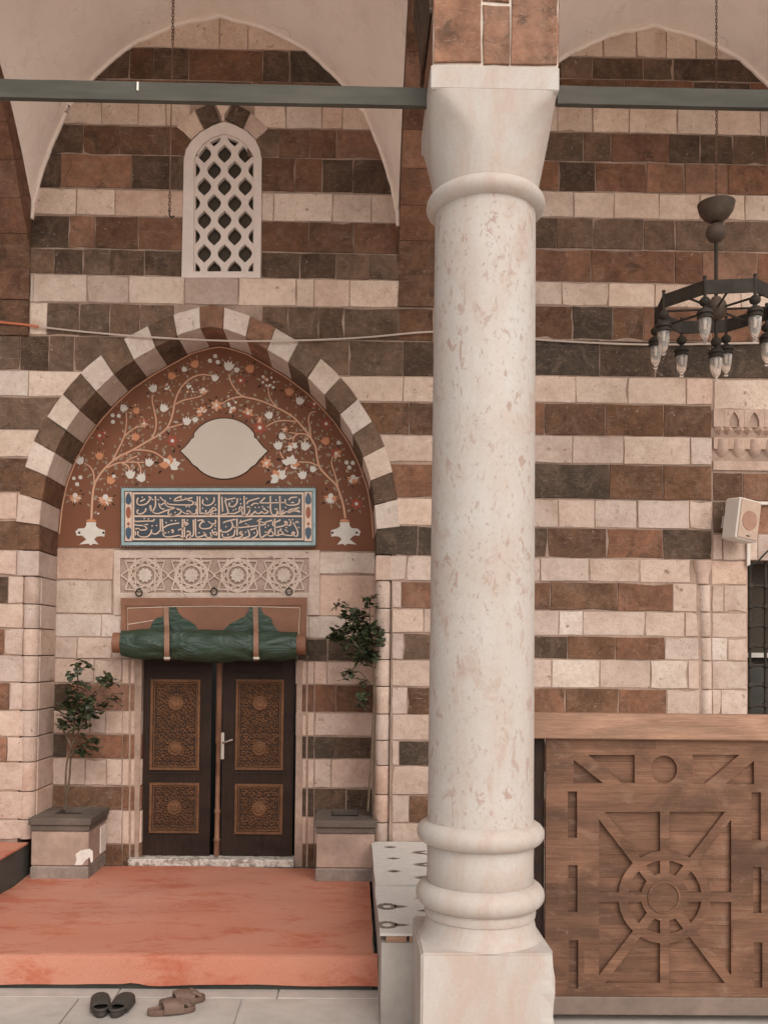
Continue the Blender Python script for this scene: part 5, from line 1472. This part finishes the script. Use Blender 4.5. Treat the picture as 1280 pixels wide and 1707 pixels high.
# timber battens under the rugs
for (x0, x1, k) in ((.19, .30, 'a'), (.315, 1.2, 'b')):
    mb = MB(); mb.box(x0, x1, 5.03, 5.09, .256, .288); tag(mb.build('wooden_batten', M['gate_rail']), 'short end of a wooden batten under the white rug' if k == 'a' else 'long pale wooden batten under the white rug beside the column', 'batten')
# ------------------------------------------------------------------ carpets and rugs
def sheet(name, x0, x1, y0, y1, z, th, mat, label, cat, wob=.004, nx=30, ny=24, edge=.006, drop=0.0):
    mb = MB(); mb.smooth = True; V = []; F = []
    for j in range(ny + 1):
        for i in range(nx + 1):
            x = x0 + (x1 - x0) * i / nx; y = y0 + (y1 - y0) * j / ny
            if i in (0, nx): x += mnoise.noise(Vector((x * 2, y * 2.3, 3))) * edge * 2
            if j in (0, ny): y += mnoise.noise(Vector((x * 1.5, y, 7))) * edge * 2
            V.append((x, y, z + th + mnoise.noise(Vector((x * 1.7, y * 2.6, z))) * wob + mnoise.noise(Vector((x * 6, y * 6, 1))) * wob * .3))
    n = nx + 1; tot = len(V)
    V2 = [(v[0], v[1], z) for v in V]
    for j in range(ny):
        for i in range(nx): F.append((j * n + i, j * n + i + 1, (j + 1) * n + i + 1, (j + 1) * n + i))
    per = [i for i in range(n)] + [j * n + nx for j in range(1, ny + 1)] + [ny * n + i for i in range(nx - 1, -1, -1)] + [j * n for j in range(ny - 1, 0, -1)]
    for a_, b_ in zip(per, per[1:] + per[:1]): F.append((b_, a_, a_ + tot, b_ + tot))
    mb.add(V + V2, F); o = mb.build(name, mat); tag(o, label, cat); return o
sheet('red_carpet', XPL + .005, XPR - .022, 5.56, 7.88, -.012, .012, M['carpet'], 'large worn salmon red carpet laid in front of the door', 'carpet', wob=.013)
# front strip hanging over the step
mb = MB(); mb.smooth = True; nx = 60; V = []; F = []
zz = [(0.005, 5.62), (0.006, 5.565), (-.004, 5.552), (-.05, 5.545), (-.11, 5.54), (-.158, 5.536)]
for j, (z, y) in enumerate(zz):
    for i in range(nx + 1):
        x = XPL - .25 + (XPR - .004 - XPL + .25) * i / nx
        bl_ = .014 * math.exp(-((x + 1.27) / .06) ** 2) if j == 5 else 0
        V.append((x + (.006 if j > 3 else 0) * (i == nx), y + .006 * mnoise.noise(Vector((x * 3, z * 5, 0))), z + bl_ + (.004 if j < 5 else .009) * mnoise.noise(Vector((x * 3.1, z * 9, 5)))))
n = nx + 1; tot = len(V)
V += [(v[0], v[1] + .012, v[2] - .002) for v in V]
for j in range(len(zz) - 1):
    for i in range(nx): F.append((j * n + i, (j + 1) * n + i, (j + 1) * n + i + 1, j * n + i + 1)); F.append((tot + j * n + i, tot + j * n + i + 1, tot + (j + 1) * n + i + 1, tot + (j + 1) * n + i))
for i in range(nx): F.append(((len(zz) - 1) * n + i, tot + (len(zz) - 1) * n + i, tot + (len(zz) - 1) * n + i + 1, (len(zz) - 1) * n + i + 1))
for j in range(len(zz) - 1): F.append((j * n + nx, (j + 1) * n + nx, tot + (j + 1) * n + nx, tot + j * n + nx))
mb.add(V, F); o = mb.build('carpet_strip', M['carpet']); tag(o, 'narrow salmon carpet strip hanging over the front step', 'carpet')
sheet('platform_carpet', -6.0, XPL + .012, 5.3, YW - .01, .256, .014, M['carpet'], 'red carpet on the raised platform at the left edge', 'carpet', edge=.003)
def rug(y0, y1, label, motifs):
    e = empty('white_rug', (XPR + .3, (y0 + y1) / 2, .29)); tag(e, label, 'rug')
    o = sheet('rug_cloth', XPR - .008, 1.25, y0, y1, .29, .012, M['rug'], None, None, wob=.004, nx=16, ny=14, edge=.005); o.parent = e; o.location -= e.location
    for (x, y, kind, l) in motifs:
        mb = MB()
        zt_ = .3075
        if kind == 'diamond':
            pts = [(x - l, y), (x - l * .3, y - .016), (x, y - .03), (x + l * .3, y - .016), (x + l, y), (x + l * .3, y + .016), (x, y + .03), (x - l * .3, y + .016)]
            mb.add([(a_, b_, zt_) for a_, b_ in pts], [tuple(range(8))])
        elif kind == 'fork':
            for s_ in (-1, 1): mb.add([(x - l, y, zt_), (x, y + s_ * .008, zt_), (x + l, y + s_ * .045, zt_), (x + l, y + s_ * .065, zt_), (x - .02, y + s_ * .03, zt_)], [(0, 1, 2, 3, 4)])
        else:
            nn = 20
            for k in range(nn):
                a0, a1 = 2 * math.pi * k / nn, 2 * math.pi * (k + 1) / nn; w = .012 + .004 * (k % 2)
                q = lambda an, d: (x + (l * .5 + d) * math.cos(an), y + (.052 + d) * math.sin(an), zt_)
                mb.add([q(a0, -w), q(a1, -w), q(a1, w), q(a0, w)], [(0, 1, 2, 3)])
            mb.add([(x + l * .5, y - .03, zt_), (x + l * 1.5, y, zt_), (x + l * .5, y + .03, zt_)], [(0, 1, 2)])
        mb.build('rug_motif', M['motif'], e)
def rw(px, py): p = atz(px, py, .305); return p.x, p.y
rug(rw(660, 1474)[1], YW - .02, 'white rug with dark diamonds lying against the wall beside the right planter',
    [rw(651, 1412) + ('diamond', .055), rw(656, 1431) + ('diamond', .055), rw(657, 1452) + ('diamond', .055), rw(698, 1421) + ('fork', .06), rw(702, 1441) + ('fork', .06), rw(705, 1463) + ('fork', .06)])
rug(5.03, rw(660, 1477)[1], 'white rug with ring shaped motifs lying nearest the column plinth', [rw(645, 1511) + ('ring', .085), rw(645, 1542) + ('ring', .085), rw(706, 1497) + ('diamond', .06), rw(712, 1518) + ('diamond', .06)])

# ------------------------------------------------------------------ planters with rose bushes
def planter(x0, x1, lab, splash):
    y0, y1 = 7.40, YB - .004; zt = .478
    e = empty('stone_planter', ((x0 + x1) / 2, (y0 + y1) / 2, 0)); tag(e, lab, 'planter', 'planters beside the door')
    mb = MB(); nx_, nz_ = 12, 8
    mb.box(x0 + .022, x1 - .022, y0 + .025, y1, .10, zt - .105, .008); mb.build('planter_body', M['tuff'], e)
    mb = MB(); mb.box(x0 + .016, x1 - .020, y0 + .018, y1, -.012, .098, .012); mb.build('planter_foot', M['tuff_foot'], e)
    mb = MB(); xi0, xi1, yi0, yi1 = x0 + .13, x1 - .15, y0 + .22, y1 - .02
    for (c_, z0, z1) in ((0, zt - .055, zt), (.016, zt - .104, zt - .0555)):
        lo = [(x0 + c_, y0 + c_), (x1 - c_, y0 + c_), (x1 - c_, y1), (x0 + c_, y1)]; li = [(xi0, yi0), (xi1, yi0), (xi1, yi1), (xi0, yi1)]
        tr = tessellate_polygon([[Vector((a_, b_, 0)) for a_, b_ in lo], [Vector((a_, b_, 0)) for a_, b_ in reversed(li)]])
        flat = lo + list(reversed(li)); n = len(flat)
        mb.add([(a_, b_, z0) for a_, b_ in flat] + [(a_, b_, z1) for a_, b_ in flat], [tuple(t) for t in tr] + [tuple(i + n for i in t) for t in tr] + [(i, (i + 1) % 4, n + (i + 1) % 4, n + i) for i in range(4)] + [(4 + i, 4 + (i + 1) % 4, n + 4 + (i + 1) % 4, n + 4 + i) for i in range(4)])
    cap = fixn(mb.build('planter_cap', M['basalt_cap'], e))
    bv = cap.modifiers.new('bevel', 'BEVEL'); bv.width = .007; bv.segments = 2
    mb = MB(); mb.box(xi0 - .01, xi1 + .01, yi0 - .01, yi1, zt - .11, zt - .045); mb.build('soil', M['soil'], e)
    if splash:
        pts = []; c = at(142, 1432, y0)
        for (px, py) in ((125, 1425), (133, 1419), (148, 1416), (154, 1420), (154, 1437), (151, 1440), (149, 1430), (143, 1434), (136, 1443), (124, 1443), (127, 1434)): pts.append(P2(px, py, y0))
        mb = MB(); mb.plate([ccw(pts)], y0 + .0185, y0 + .03); mb.build('whitewash_splash', M['whitewash'], e)
        mb = MB(); mb.box(x1 - .023, x1 - .012, y1 - .2, y1 - .05, .13, zt - .13); mb.build('whitewash_splash', M['whitewash'], e)
    return e
PL0, PL1 = at(47, 1366, 7.4).x, at(152, 1372, 7.4).x
PR0, PR1 = at(523, 1375, 7.4).x, at(629, 1375, 7.4).x
planter(PL0, PL1, 'stone planter left of the door with a splash of whitewash', True)
planter(PR0, PR1, 'stone planter right of the door beside the white rugs', False)

def rose(name, label, stems, clusters, Y, seed, leaf=.05):
    rd = random.Random(seed)
    e = empty(name, tuple(at(stems[0][0][0], stems[0][0][1], Y))); tag(e, label, 'plant', 'rose bushes beside the door')
    for st in stems:
        P = [at(px, py, Y + dy) for px, py, dy in st]
        mb = MB(); mb.smooth = True; mb.tube(smooth_line(P, 5), .010, 6, r1=.004); mb.build('stem', M['bark'], e)
    mb = MB(); tw = MB(); tw.smooth = True
    for (px, py, rx, ry, n) in clusters:
        for i in range(int(n * 1.35)):
            while True:
                u, v, w = rd.uniform(-1, 1), rd.uniform(-1, 1), rd.uniform(-1, 1)
                if u * u + v * v + w * w < 1: break
            c = at(px + u * rx, py + v * ry, Y + w * rx / 206 * (.75 if Y > 7.6 else .35))
            # a compound rose leaf: a stalk with three or five leaflets
            dirv = Vector((rd.uniform(-1, 1), rd.uniform(-1, .3), rd.uniform(-.5, .7))).normalized()
            side = dirv.cross(Vector((0, 0, 1))); side = side.normalized() if side.length > .1 else Vector((1, 0, 0))
            up = side.cross(dirv).normalized()
            L = leaf * rd.uniform(.75, 1.25)
            tw.tube([c - dirv * L * 1.2, c], .0018, 3)
            for (t, a_, s_) in ((0, 0, 1.1), (-.5, .95, .9), (-.5, -.95, .9), (-1.1, 1.0, .75), (-1.1, -1.0, .75)):
                if t < -1 and rd.random() < .5: continue
                base = c + dirv * L * t
                d = (dirv * math.cos(a_) + side * math.sin(a_) + up * rd.uniform(-.35, .35) - Vector((0, 0, rd.uniform(0, .3)))).normalized()
                sd = d.cross(up).normalized(); nn = sd.cross(d).normalized(); l = L * s_; wd = l * .40
                cup = nn * l * rd.uniform(.05, .14)
                vs_ = [base, base + d * l * .3 + sd * wd + cup, base + d * l * .68 + sd * wd * .85 + cup, base + d * l * 1.0 - nn * l * .06, base + d * l * .68 - sd * wd * .85 + cup, base + d * l * .3 - sd * wd + cup, base + d * l * .5]
                mb.add(vs_, [(0, 6, 1), (1, 6, 2), (2, 6, 3), (3, 6, 4), (4, 6, 5), (5, 6, 0)])
    o = mb.build('foliage', M['leaf'], e); o['kind'] = 'stuff'
    o = tw.build('twigs', M['bark'], e); o['kind'] = 'stuff'
YP = 7.72
rose('rose_bush', 'small rose bush growing in the left planter', [[(112, 1350, 0), (110, 1310, 0), (112, 1272, 0), (122, 1240, 0), (136, 1205, 0), (140, 1150, 0)], [(108, 1350, 0), (116, 1300, .03), (118, 1270, .02), (122, 1225, .03), (130, 1140, .02), (128, 1110, 0)],
      [(135, 1215, 0), (150, 1180, -.03), (165, 1150, -.02), (182, 1128, 0)], [(120, 1245, 0), (105, 1215, .02), (98, 1200, .02)], [(118, 1260, 0), (135, 1245, -.03), (150, 1240, -.03)]],
     [(134, 1108, 14, 14, 6), (128, 1148, 20, 26, 15), (148, 1178, 26, 22, 22), (116, 1180, 20, 18, 12), (178, 1136, 16, 12, 8), (192, 1160, 7, 6, 2), (106, 1205, 15, 10, 8), (132, 1206, 18, 12, 9), (142, 1242, 22, 16, 13), (180, 1170, 14, 10, 5)], YP, 5, .056)
rose('rose_bush', 'tall rose bush with bare lower stems growing in the right planter', [[(613, 1352, 0), (617, 1290, 0), (621, 1220, 0), (623, 1150, 0), (620, 1100, 0), (600, 1040, 0)], [(622, 1352, .02), (624, 1290, .02), (625, 1220, .02), (626, 1150, 0), (618, 1090, 0), (616, 1000, 0)],
      [(618, 1110, 0), (590, 1070, -.03), (570, 1050, -.03)], [(619, 1140, 0), (600, 1120, -.04), (585, 1118, -.04)]],
     [(616, 1000, 12, 14, 7), (572, 1015, 14, 12, 5), (598, 1042, 32, 26, 42), (580, 1064, 30, 20, 28), (618, 1068, 24, 28, 30), (605, 1092, 26, 14, 20), (556, 1058, 9, 8, 3), (584, 1124, 12, 10, 6), (604, 1140, 10, 9, 3), (608, 1168, 10, 16, 6)], 7.45, 8, .054)

# ------------------------------------------------------------------ rolled leather curtain over the door
YQ = YB - 0.06
cur = empty('door_curtain', tuple(at(356, 1098, YQ - .1)))
tag(cur, 'rolled brown and green leather curtain strapped up above the door', 'curtain')
def Q(l): return ccw([P2(x, y, YQ) for x, y in l])
panel = [(202, 997), (512, 996), (510, 1075), (204, 1075)]
mb = MB(); mb.plate([Q(panel)], YQ, YQ + .012); mb.build('leather_panel', M['leather'], cur)
mb = MB(); mb.plate([Q([(202, 997), (512, 996), (510, 1072), (501, 1072), (503, 1009), (210, 1010), (213, 1072), (204, 1072)])], YQ - .010, YQ - .0005); mb.build('leather_border', M['leather'], cur)
mb = MB()
for l in ([(214, 1060), (213, 1014), (290, 1011.5), (360, 1010.5), (430, 1011.5), (500, 1013.5), (498, 1060)], [(214, 1041), (256, 1034.5)]):
    mb.tube([at(x, y, YQ - .003) for x, y in l], .0045, 5)
mb.build('piping', M['piping'], cur)
for wing in ([(240, 1058), (252, 1046), (256, 1036), (262, 1030), (272, 1028), (282, 1012), (294, 1012), (298, 1022), (306, 1030), (318, 1036), (326, 1042), (332, 1052), (332, 1062), (240, 1062)],
             [(372, 1062), (374, 1049), (384, 1040), (396, 1034), (408, 1028), (414, 1020), (417, 1012), (434, 1012), (440, 1024), (452, 1030), (456, 1042), (462, 1050), (470, 1056), (470, 1062)]):
    bm = MB(); bm.plate([Q(wing)], YQ - .014, YQ - .0006); bm.build('green_flap', M['green'], cur)
def roll(name, x0, x1, r0, mat, n=70, m=28, wr=1.0, seed=0, ends=True):
    mb = MB(); mb.smooth = True; rings = []
    cz = at(355, 1073, YQ - .12).z
    X0, X1 = at(x0, 1073, YQ - .12).x, at(x1, 1073, YQ - .12).x
    for i in range(n + 1):
        t = i / n; x = X0 + (X1 - X0) * t; ring_ = []
        tap = 1 - .22 * abs(2 * t - 1) ** 3 * (1 if wr > .5 else 0)
        sp = [.26, .765]
        pinch = sum(math.exp(-((t - s_) / .022) ** 2) for s_ in sp) * .05 * wr
        for j in range(m):
            an = 2 * math.pi * j / m
            w = 0
            for s_ in sp:   # folds fanning out from the straps
                dd = (t - s_); w += math.sin(an * 6 + abs(dd) * 26 + seed) * math.exp(-(dd / .13) ** 2) * .055
            w += mnoise.noise(Vector((t * 7, math.cos(an) * 1.6, math.sin(an) * 1.6 + seed))) * .10
            w += mnoise.noise(Vector((t * 12, math.cos(an) * 2.5, math.sin(an) * 2.5))) * .03
            r = r0 * tap * (1 + w * wr - pinch)
            sag = (-.016 * math.sin(math.pi * t) - .02 * sum(math.exp(-((t - c_) / .10) ** 2) for c_ in (.1, .5, .9)) * max(0, -math.sin(an))) * (1 if wr > .5 else 0)
            ring_.append((x, YQ - .12 + r * math.cos(an) * .92, cz + r * math.sin(an) + sag))
        rings.append(ring_)
    mb.rings(rings, True, True); return mb.build(name, mat, cur)
roll('green_roll', 204, 495, .128, M['green'], 110, 40)
roll('leather_roll_core', 190, 510, .084, M['leather'], 30, 24, .25)
for px in (278.5, 427):
    pth = [at(px - 1, 1012, YQ - .018), at(px - .5, 1040, YQ - .03), at(px, 1050, YQ - .12), at(px, 1056, YQ - .21), at(px, 1070, YQ - .256), at(px, 1086, YQ - .25), at(px + .5, 1097, YQ - .20), at(px + .5, 1101, YQ - .15)]
    mb = MB(); P = smooth_line(pth, 5); w = .021
    nrm = []
    for i, p in enumerate(P):
        t = (P[min(i + 1, len(P) - 1)] - P[max(0, i - 1)]).normalized(); nrm.append(Vector((1, 0, 0)).cross(t).normalized() * .005)
    mb.rings([[p + Vector((-w, 0, 0)) - q, p + Vector((w, 0, 0)) - q, p + Vector((w, 0, 0)) + q, p + Vector((-w, 0, 0)) + q] for p, q in zip(P, nrm)], True, True)
    st = fixn(mb.build('strap', M['strap'], cur))
    mb = MB(); c = at(px + .5, 1097, YQ - .215); mb.box(c.x - .026, c.x + .026, c.y - .008, c.y + .004, c.z - .012, c.z + .012, .003); mb.build('buckle', M['steel'], st)
for px, py in ((232, 988), (357, 986), (482, 986)):
    mb = MB(); mb.smooth = True; c = at(px, py, YL - .02); pts = [(c.x + .027 * math.cos(q * math.pi / 8), c.y - .006 * math.sin(q * math.pi / 8), c.z + .027 * math.sin(q * math.pi / 8)) for q in range(16)]
    mb.tube(pts, .006, 6, closed=True); mb.tube([(c.x, c.y + .02, c.z + .036), (c.x, c.y - .008, c.z + .034), (c.x, c.y - .01, c.z + .022)], .006, 6)
    mb.build('metal_ring', M['iron'], cur)

# ------------------------------------------------------------------ wooden gate panel
YGt = 4.925
gate = empty('wooden_gate', tuple(at(1090, 1690, YGt)))
tag(gate, 'tall brown wooden gate panel with recessed wheel pattern right of the column', 'gate')
def G(x, y): return P2(890 + x / 3.238, 1180 + y / 3.238, YGt)
gh = []
gh.append([(212, 280), (370, 405), (212, 405)]); gh.append([(290, 253), (540, 253), (540, 405), (470, 405)])
gh.append([(697 + 71 * math.cos(2 * math.pi * i / 28), 332 + 76 * math.sin(2 * math.pi * i / 28)) for i in range(28)])
gh.append([(853, 253), (1105, 253), (920, 408), (853, 408)]); gh.append([(1183, 285), (1183, 410), (1030, 408)])
for x0, x1, y0, y1 in ((180, 230, 450, 702), (182, 232, 848, 1100), (185, 236, 1252, 1515), (1170, 1220, 455, 712), (1178, 1222, 858, 1108), (1182, 1228, 1265, 1510)):
    gh.append([(x0, y0), (x1, y0), (x1, y1), (x0, y1)])
gc = (702, 1020); SQ = (348, 1060, 560, 1484)
def sq_hit(an):
    dx, dy = math.cos(an), math.sin(an); ts = []
    if dx: ts.append(((SQ[1] if dx > 0 else SQ[0]) - gc[0]) / dx)
    if dy: ts.append(((SQ[3] if dy > 0 else SQ[2]) - gc[1]) / dy)
    t = min(ts); return (gc[0] + dx * t, gc[1] + dy * t)
sp_an = []
for tx, ty_ in ((1060, 1020), (1060, 1484), (702, 1484), (348, 1484), (348, 1020), (348, 560), (702, 560), (1060, 560)):
    sp_an.append(math.atan2(ty_ - gc[1], tx - gc[0]))
sp_an.sort(); sp_w = 25
def pd(p, an): return abs(-(p[0] - gc[0]) * math.sin(an) + (p[1] - gc[1]) * math.cos(an))
for q in range(8):
    a0 = sp_an[q]; a1 = sp_an[(q + 1) % 8]
    if a1 < a0: a1 += 2 * math.pi
    outp = []
    samp = [a0 + (a1 - a0) * i / 240 for i in range(241)]
    ok_ = [p for p in (sq_hit(s_) for s_ in samp) if pd(p, a0) >= sp_w and pd(p, a1) >= sp_w]
    corner = [c for c in ((SQ[0], SQ[2]), (SQ[1], SQ[2]), (SQ[0], SQ[3]), (SQ[1], SQ[3])) if any(math.hypot(c[0] - p[0], c[1] - p[1]) < 6 for p in ok_)]
    outp = [ok_[0]] + corner + [ok_[-1]]
    Ro = 250
    d = math.asin(sp_w / Ro); arc = [(gc[0] + Ro * math.cos(t_), gc[1] + Ro * math.sin(t_)) for t_ in [a1 - d - (a1 - a0 - 2 * d) * i / 10 for i in range(11)]]
    gh.append(outp + arc)
    r1, r2 = 128, 198
    d1, d2 = math.asin(sp_w / r1), math.asin(sp_w / r2)
    gh.append([(gc[0] + r2 * math.cos(t_), gc[1] + r2 * math.sin(t_)) for t_ in [a0 + d2 + (a1 - a0 - 2 * d2) * i / 6 for i in range(7)]] + [(gc[0] + r1 * math.cos(t_), gc[1] + r1 * math.sin(t_)) for t_ in [a1 - d1 - (a1 - a0 - 2 * d1) * i / 6 for i in range(7)]])
gx0, gx1 = G(60, 800)[0], G(1420, 800)[0]
gz0, gz1 = G(600, 1556)[1], G(600, 168)[1]
mb = MB(); mb.plate([rect(gx0, gx1, gz0, gz1)] + [list(reversed(ccw([G(x, y) for x, y in h]))) for h in gh], YGt - .006, YGt + .016)
mb.build('fretwork_board', M['gate'], gate)
mb = MB(); mb.plate([ccw([G(697 + 88 * math.cos(2 * math.pi * i / 36), 1020 + 88 * math.sin(2 * math.pi * i / 36)) for i in range(36)]), list(reversed(ccw([G(697 + 78 * math.cos(2 * math.pi * i / 36), 1020 + 78 * math.sin(2 * math.pi * i / 36)) for i in range(36)])))], YGt - .012, YGt - .0065)
mb.build('hub_ring', M['gate'], gate)
nb = 11
for i in range(nb):
    z0 = gz0 + (gz1 - gz0) * i / nb; z1 = gz0 + (gz1 - gz0) * (i + 1) / nb
    mb = MB(); mb.box(gx0 + .004, gx1 - .004, YGt + .0165 + random.uniform(0, .0015), YGt + .040, z0 + .0008, z1 - .0008); mb.build('plank', M['gate'], gate)
mb = MB(); a_, b_ = G(0, 163), G(1420, 40); mb.box(G(2, 100)[0] - .02, gx1, YGt - .035, YGt + .06, a_[1], b_[1], .006); mb.build('top_rail', M['gate_rail'], gate)
mb = MB(); a_, b_ = G(0, 1652), G(0, 1555); mb.box(gx0 + .0, gx1, YGt - .012, YGt + .045, a_[1], b_[1], .004); mb.build('kick_strip', M['kick'], gate)
mb = MB(); mb.box(G(8, 800)[0] - .02, gx0 - .002, YGt + .02, YGt + .06, gz0, gz1); mb.build('side_gap_strip', M['door'], gate)  # dark strip filling the gap between column and gate panel

# ------------------------------------------------------------------ loudspeaker, cables
spk = empty('loudspeaker', tuple(at(1232, 905, YW - .1)))
tag(spk, 'white wall loudspeaker with beige front above the grilled window', 'loudspeaker')
SR = Matrix.Rotation(R(7), 4, 'Y') @ Matrix.Rotation(R(24), 4, 'Z')
sc_c = at(1236, 868, YW - .17)
def spk_part(name, mb, mat):
    mb.v = [tuple(sc_c + SR @ Vector(v)) for v in mb.v]; return mb.build(name, mat, spk)
mb = MB(); mb.box(-.118, .118, -.07, .08, -.165, .165, .012); spk_part('cabinet', mb, M['white_plastic'])
mb = MB(); mb.box(-.105, .105, -.078, -.069, -.150, .152, .003); spk_part('front_cloth', mb, M['speaker_face'])
mb = MB(); mb.smooth = True
mb.rings([[(r * math.cos(2 * math.pi * j / 32), d, -.005 + r * math.sin(2 * math.pi * j / 32)) for j in range(32)] for r, d in ((.078, -.0775), (.076, -.082), (.055, -.079), (.02, -.084))], False, True); spk_part('round_mesh', mb, M['speaker_cone'])
mb = MB(); mb.box(-.018, .018, -.0805, -.0782, -.132, -.123); spk_part('nameplate', mb, M['black'])
mb = MB(); mb.box(-.02, .02, .07, .20, -.05, .05); spk_part('bracket', mb, M['white_plastic'])
cd = empty('cable_conduit', tuple(at(1246, 940, YW - .02)))
tag(cd, 'white plastic conduit running down from the loudspeaker to the grille', 'conduit')
mb = MB(); p, q = at(1246.5, 944, YW - .02), at(1246.5, 900, YW - .02); mb.box(p.x - .013, p.x + .013, YW - .03, YW - .004, p.z, q.z, .003); mb.build('vertical_duct', M['white_plastic'], cd)
mb = MB(); p, q = at(1248, 840.5, YW - .02), at(1420, 836.5, YW - .02); mb.box(p.x, q.x, YW - .028, YW - .004, p.z - .004, p.z + .02, .003); mb.build('horizontal_duct', M['white_plastic'], cd)
def cable(name, pts, r, mat, label, Y=YW - .02):
    mb = MB(); mb.smooth = True; mb.tube(smooth_line([at(x, y, Y + dy) for x, y, dy in pts], 8), r, 6); tag(mb.build(name, mat), label, 'cable')
cable('wall_cable', [(64, 544.5, -.01), (140, 553, 0), (250, 562, -.012), (370, 568, -.012), (480, 568, -.012), (600, 563, 0), (720, 553, -.012), (800, 556, -.01), (895, 566, 0), (1000, 572, 0), (1090, 574.5, 0), (1200, 573, 0), (1400, 570, 0)], .0075, M['white_wire'], 'thin whitish cable strung across the wall above the portal arch')
cable('orange_cable', [(-120, 524, -.02), (0, 537, -.012), (40, 541, -.006), (66, 545, -.008)], .010, M['orange_wire'], 'orange cable end on the wall at the left edge')
cable('black_cable', [(1247, 944, -.02), (1262, 936, -.03), (1280, 918, -.03), (1330, 880, -.02)], .007, M['black'], 'thin black cable looping from the conduit over the grille')

# ------------------------------------------------------------------ footwear on the paving
ZG = -.188
def foot_outline(L, W, n=36, heelw=.72):
    out = []
    for i in range(n):
        an = 2 * math.pi * i / n; t = math.cos(an)                       # t=+1 toe, -1 heel
        w = W * .5 * (heelw + (1 - heelw) * (0.5 + 0.5 * t)) ; w *= 1 - .08 * math.exp(-((t + .1) / .35) ** 2)
        s_ = math.sin(an); s_ = math.copysign(abs(s_) ** .8, s_); tt = math.copysign(abs(t) ** .8, t)
        out.append((w * s_, L * .5 * tt))
    return out
def footwear(name, label, pos, ang, L, W, mat, style, tilt=0.0):
    e = empty(name, pos); tag(e, label, 'sandal', 'sandals in front of the carpet')
    T = Matrix.Translation(pos) @ Matrix.Rotation(ang, 4, 'Z') @ Matrix.Rotation(tilt, 4, 'X')
    def part(nm, mb): mb.v = [tuple(T @ Vector(v)) for v in mb.v]; return mb.build(nm, mat, e)
    ol = foot_outline(L, W); mb = MB(); mb.smooth = True
    f = lambda k, z: [(x * k, y * (1 - (1 - k) * W / L), z) for x, y in ol]
    mb.rings([f(.93, 0), f(1, .006), f(1.0, .024), f(.97, .032), f(.90, .030), f(.82, .022), f(.4, .021)], True, True); part('sole', mb)
    mb = MB(); mb.smooth = True; rings = []; inner_r = []
    if style == 'clog': ys = [(-.06, 1.0, .050), (.0, 1.02, .062), (.05, 1.0, .066), (.09, .96, .058), (.118, .8, .048), (.134, .45, .038)]
    else: ys = [(-.045, 1.03, .060), (-.01, 1.04, .066), (.03, 1.04, .062), (.065, 1.02, .050)]
    def strap(ys, th):
        for (yy, k, h) in ys:
            w = W * .5 * k * (.96 if style == 'clog' else 1.0); yy = yy * L / .27
            arc = [(w * math.cos(math.pi * i / 12), yy + .012 * (1 - abs(math.cos(math.pi * i / 12))) * (-1 if yy < 0 else 0), .010 + h * (max(0, math.sin(math.pi * i / 12)) ** .55)) for i in range(13)]
            arc_i = [(x * .94, y, max(.008, z - th)) for x, y, z in reversed(arc)]
            rings.append(arc + arc_i)
    strap(ys, .006); mb.rings(rings, True, True); part('upper_strap', mb)
    if style == 'clog':   # raised rim around the heel
        mb = MB(); mb.smooth = True
        hp = [(x, y, .03 + .012 * max(0, -y / (L * .5))) for x, y in ol if y < L * .05]; hp.sort(key=lambda p: math.atan2(p[1] - .05, p[0]))
        mb.tube(hp, .008, 6); part('heel_rim', mb)
    else:
        for k in (-.5, 0, .5):
            mb = MB(); mb.smooth = True; yy = .07 * L / .27
            mb.tube([(k * W * .55, yy - .02, .062), (k * W * .6, yy + .012, .052 - .008 * abs(k)), (k * W * .66, yy + .03, .036)], .009, 6); part('toe_band', mb)
def gp(px, py): p = atz(px, py, ZG); return (p.x, p.y, ZG)
footwear('black_clog', 'black rubber clog, left one of the pair on the paving', gp(168, 1683), R(16), .255, .115, M['rubber'], 'clog')
footwear('black_clog', 'black rubber clog, right one of the pair on the paving', gp(203, 1683), R(-5), .255, .112, M['rubber'], 'clog')
footwear('brown_sandal', 'brown slip-on sandal farther from the camera, overlapped by its mate', gp(304, 1672), R(-66), .262, .105, M['slide'], 'slide')
footwear('brown_sandal', 'brown slip-on sandal in front of its mate on the paving', gp(286, 1688), R(-72), .262, .105, M['slide'], 'slide', 0.0)
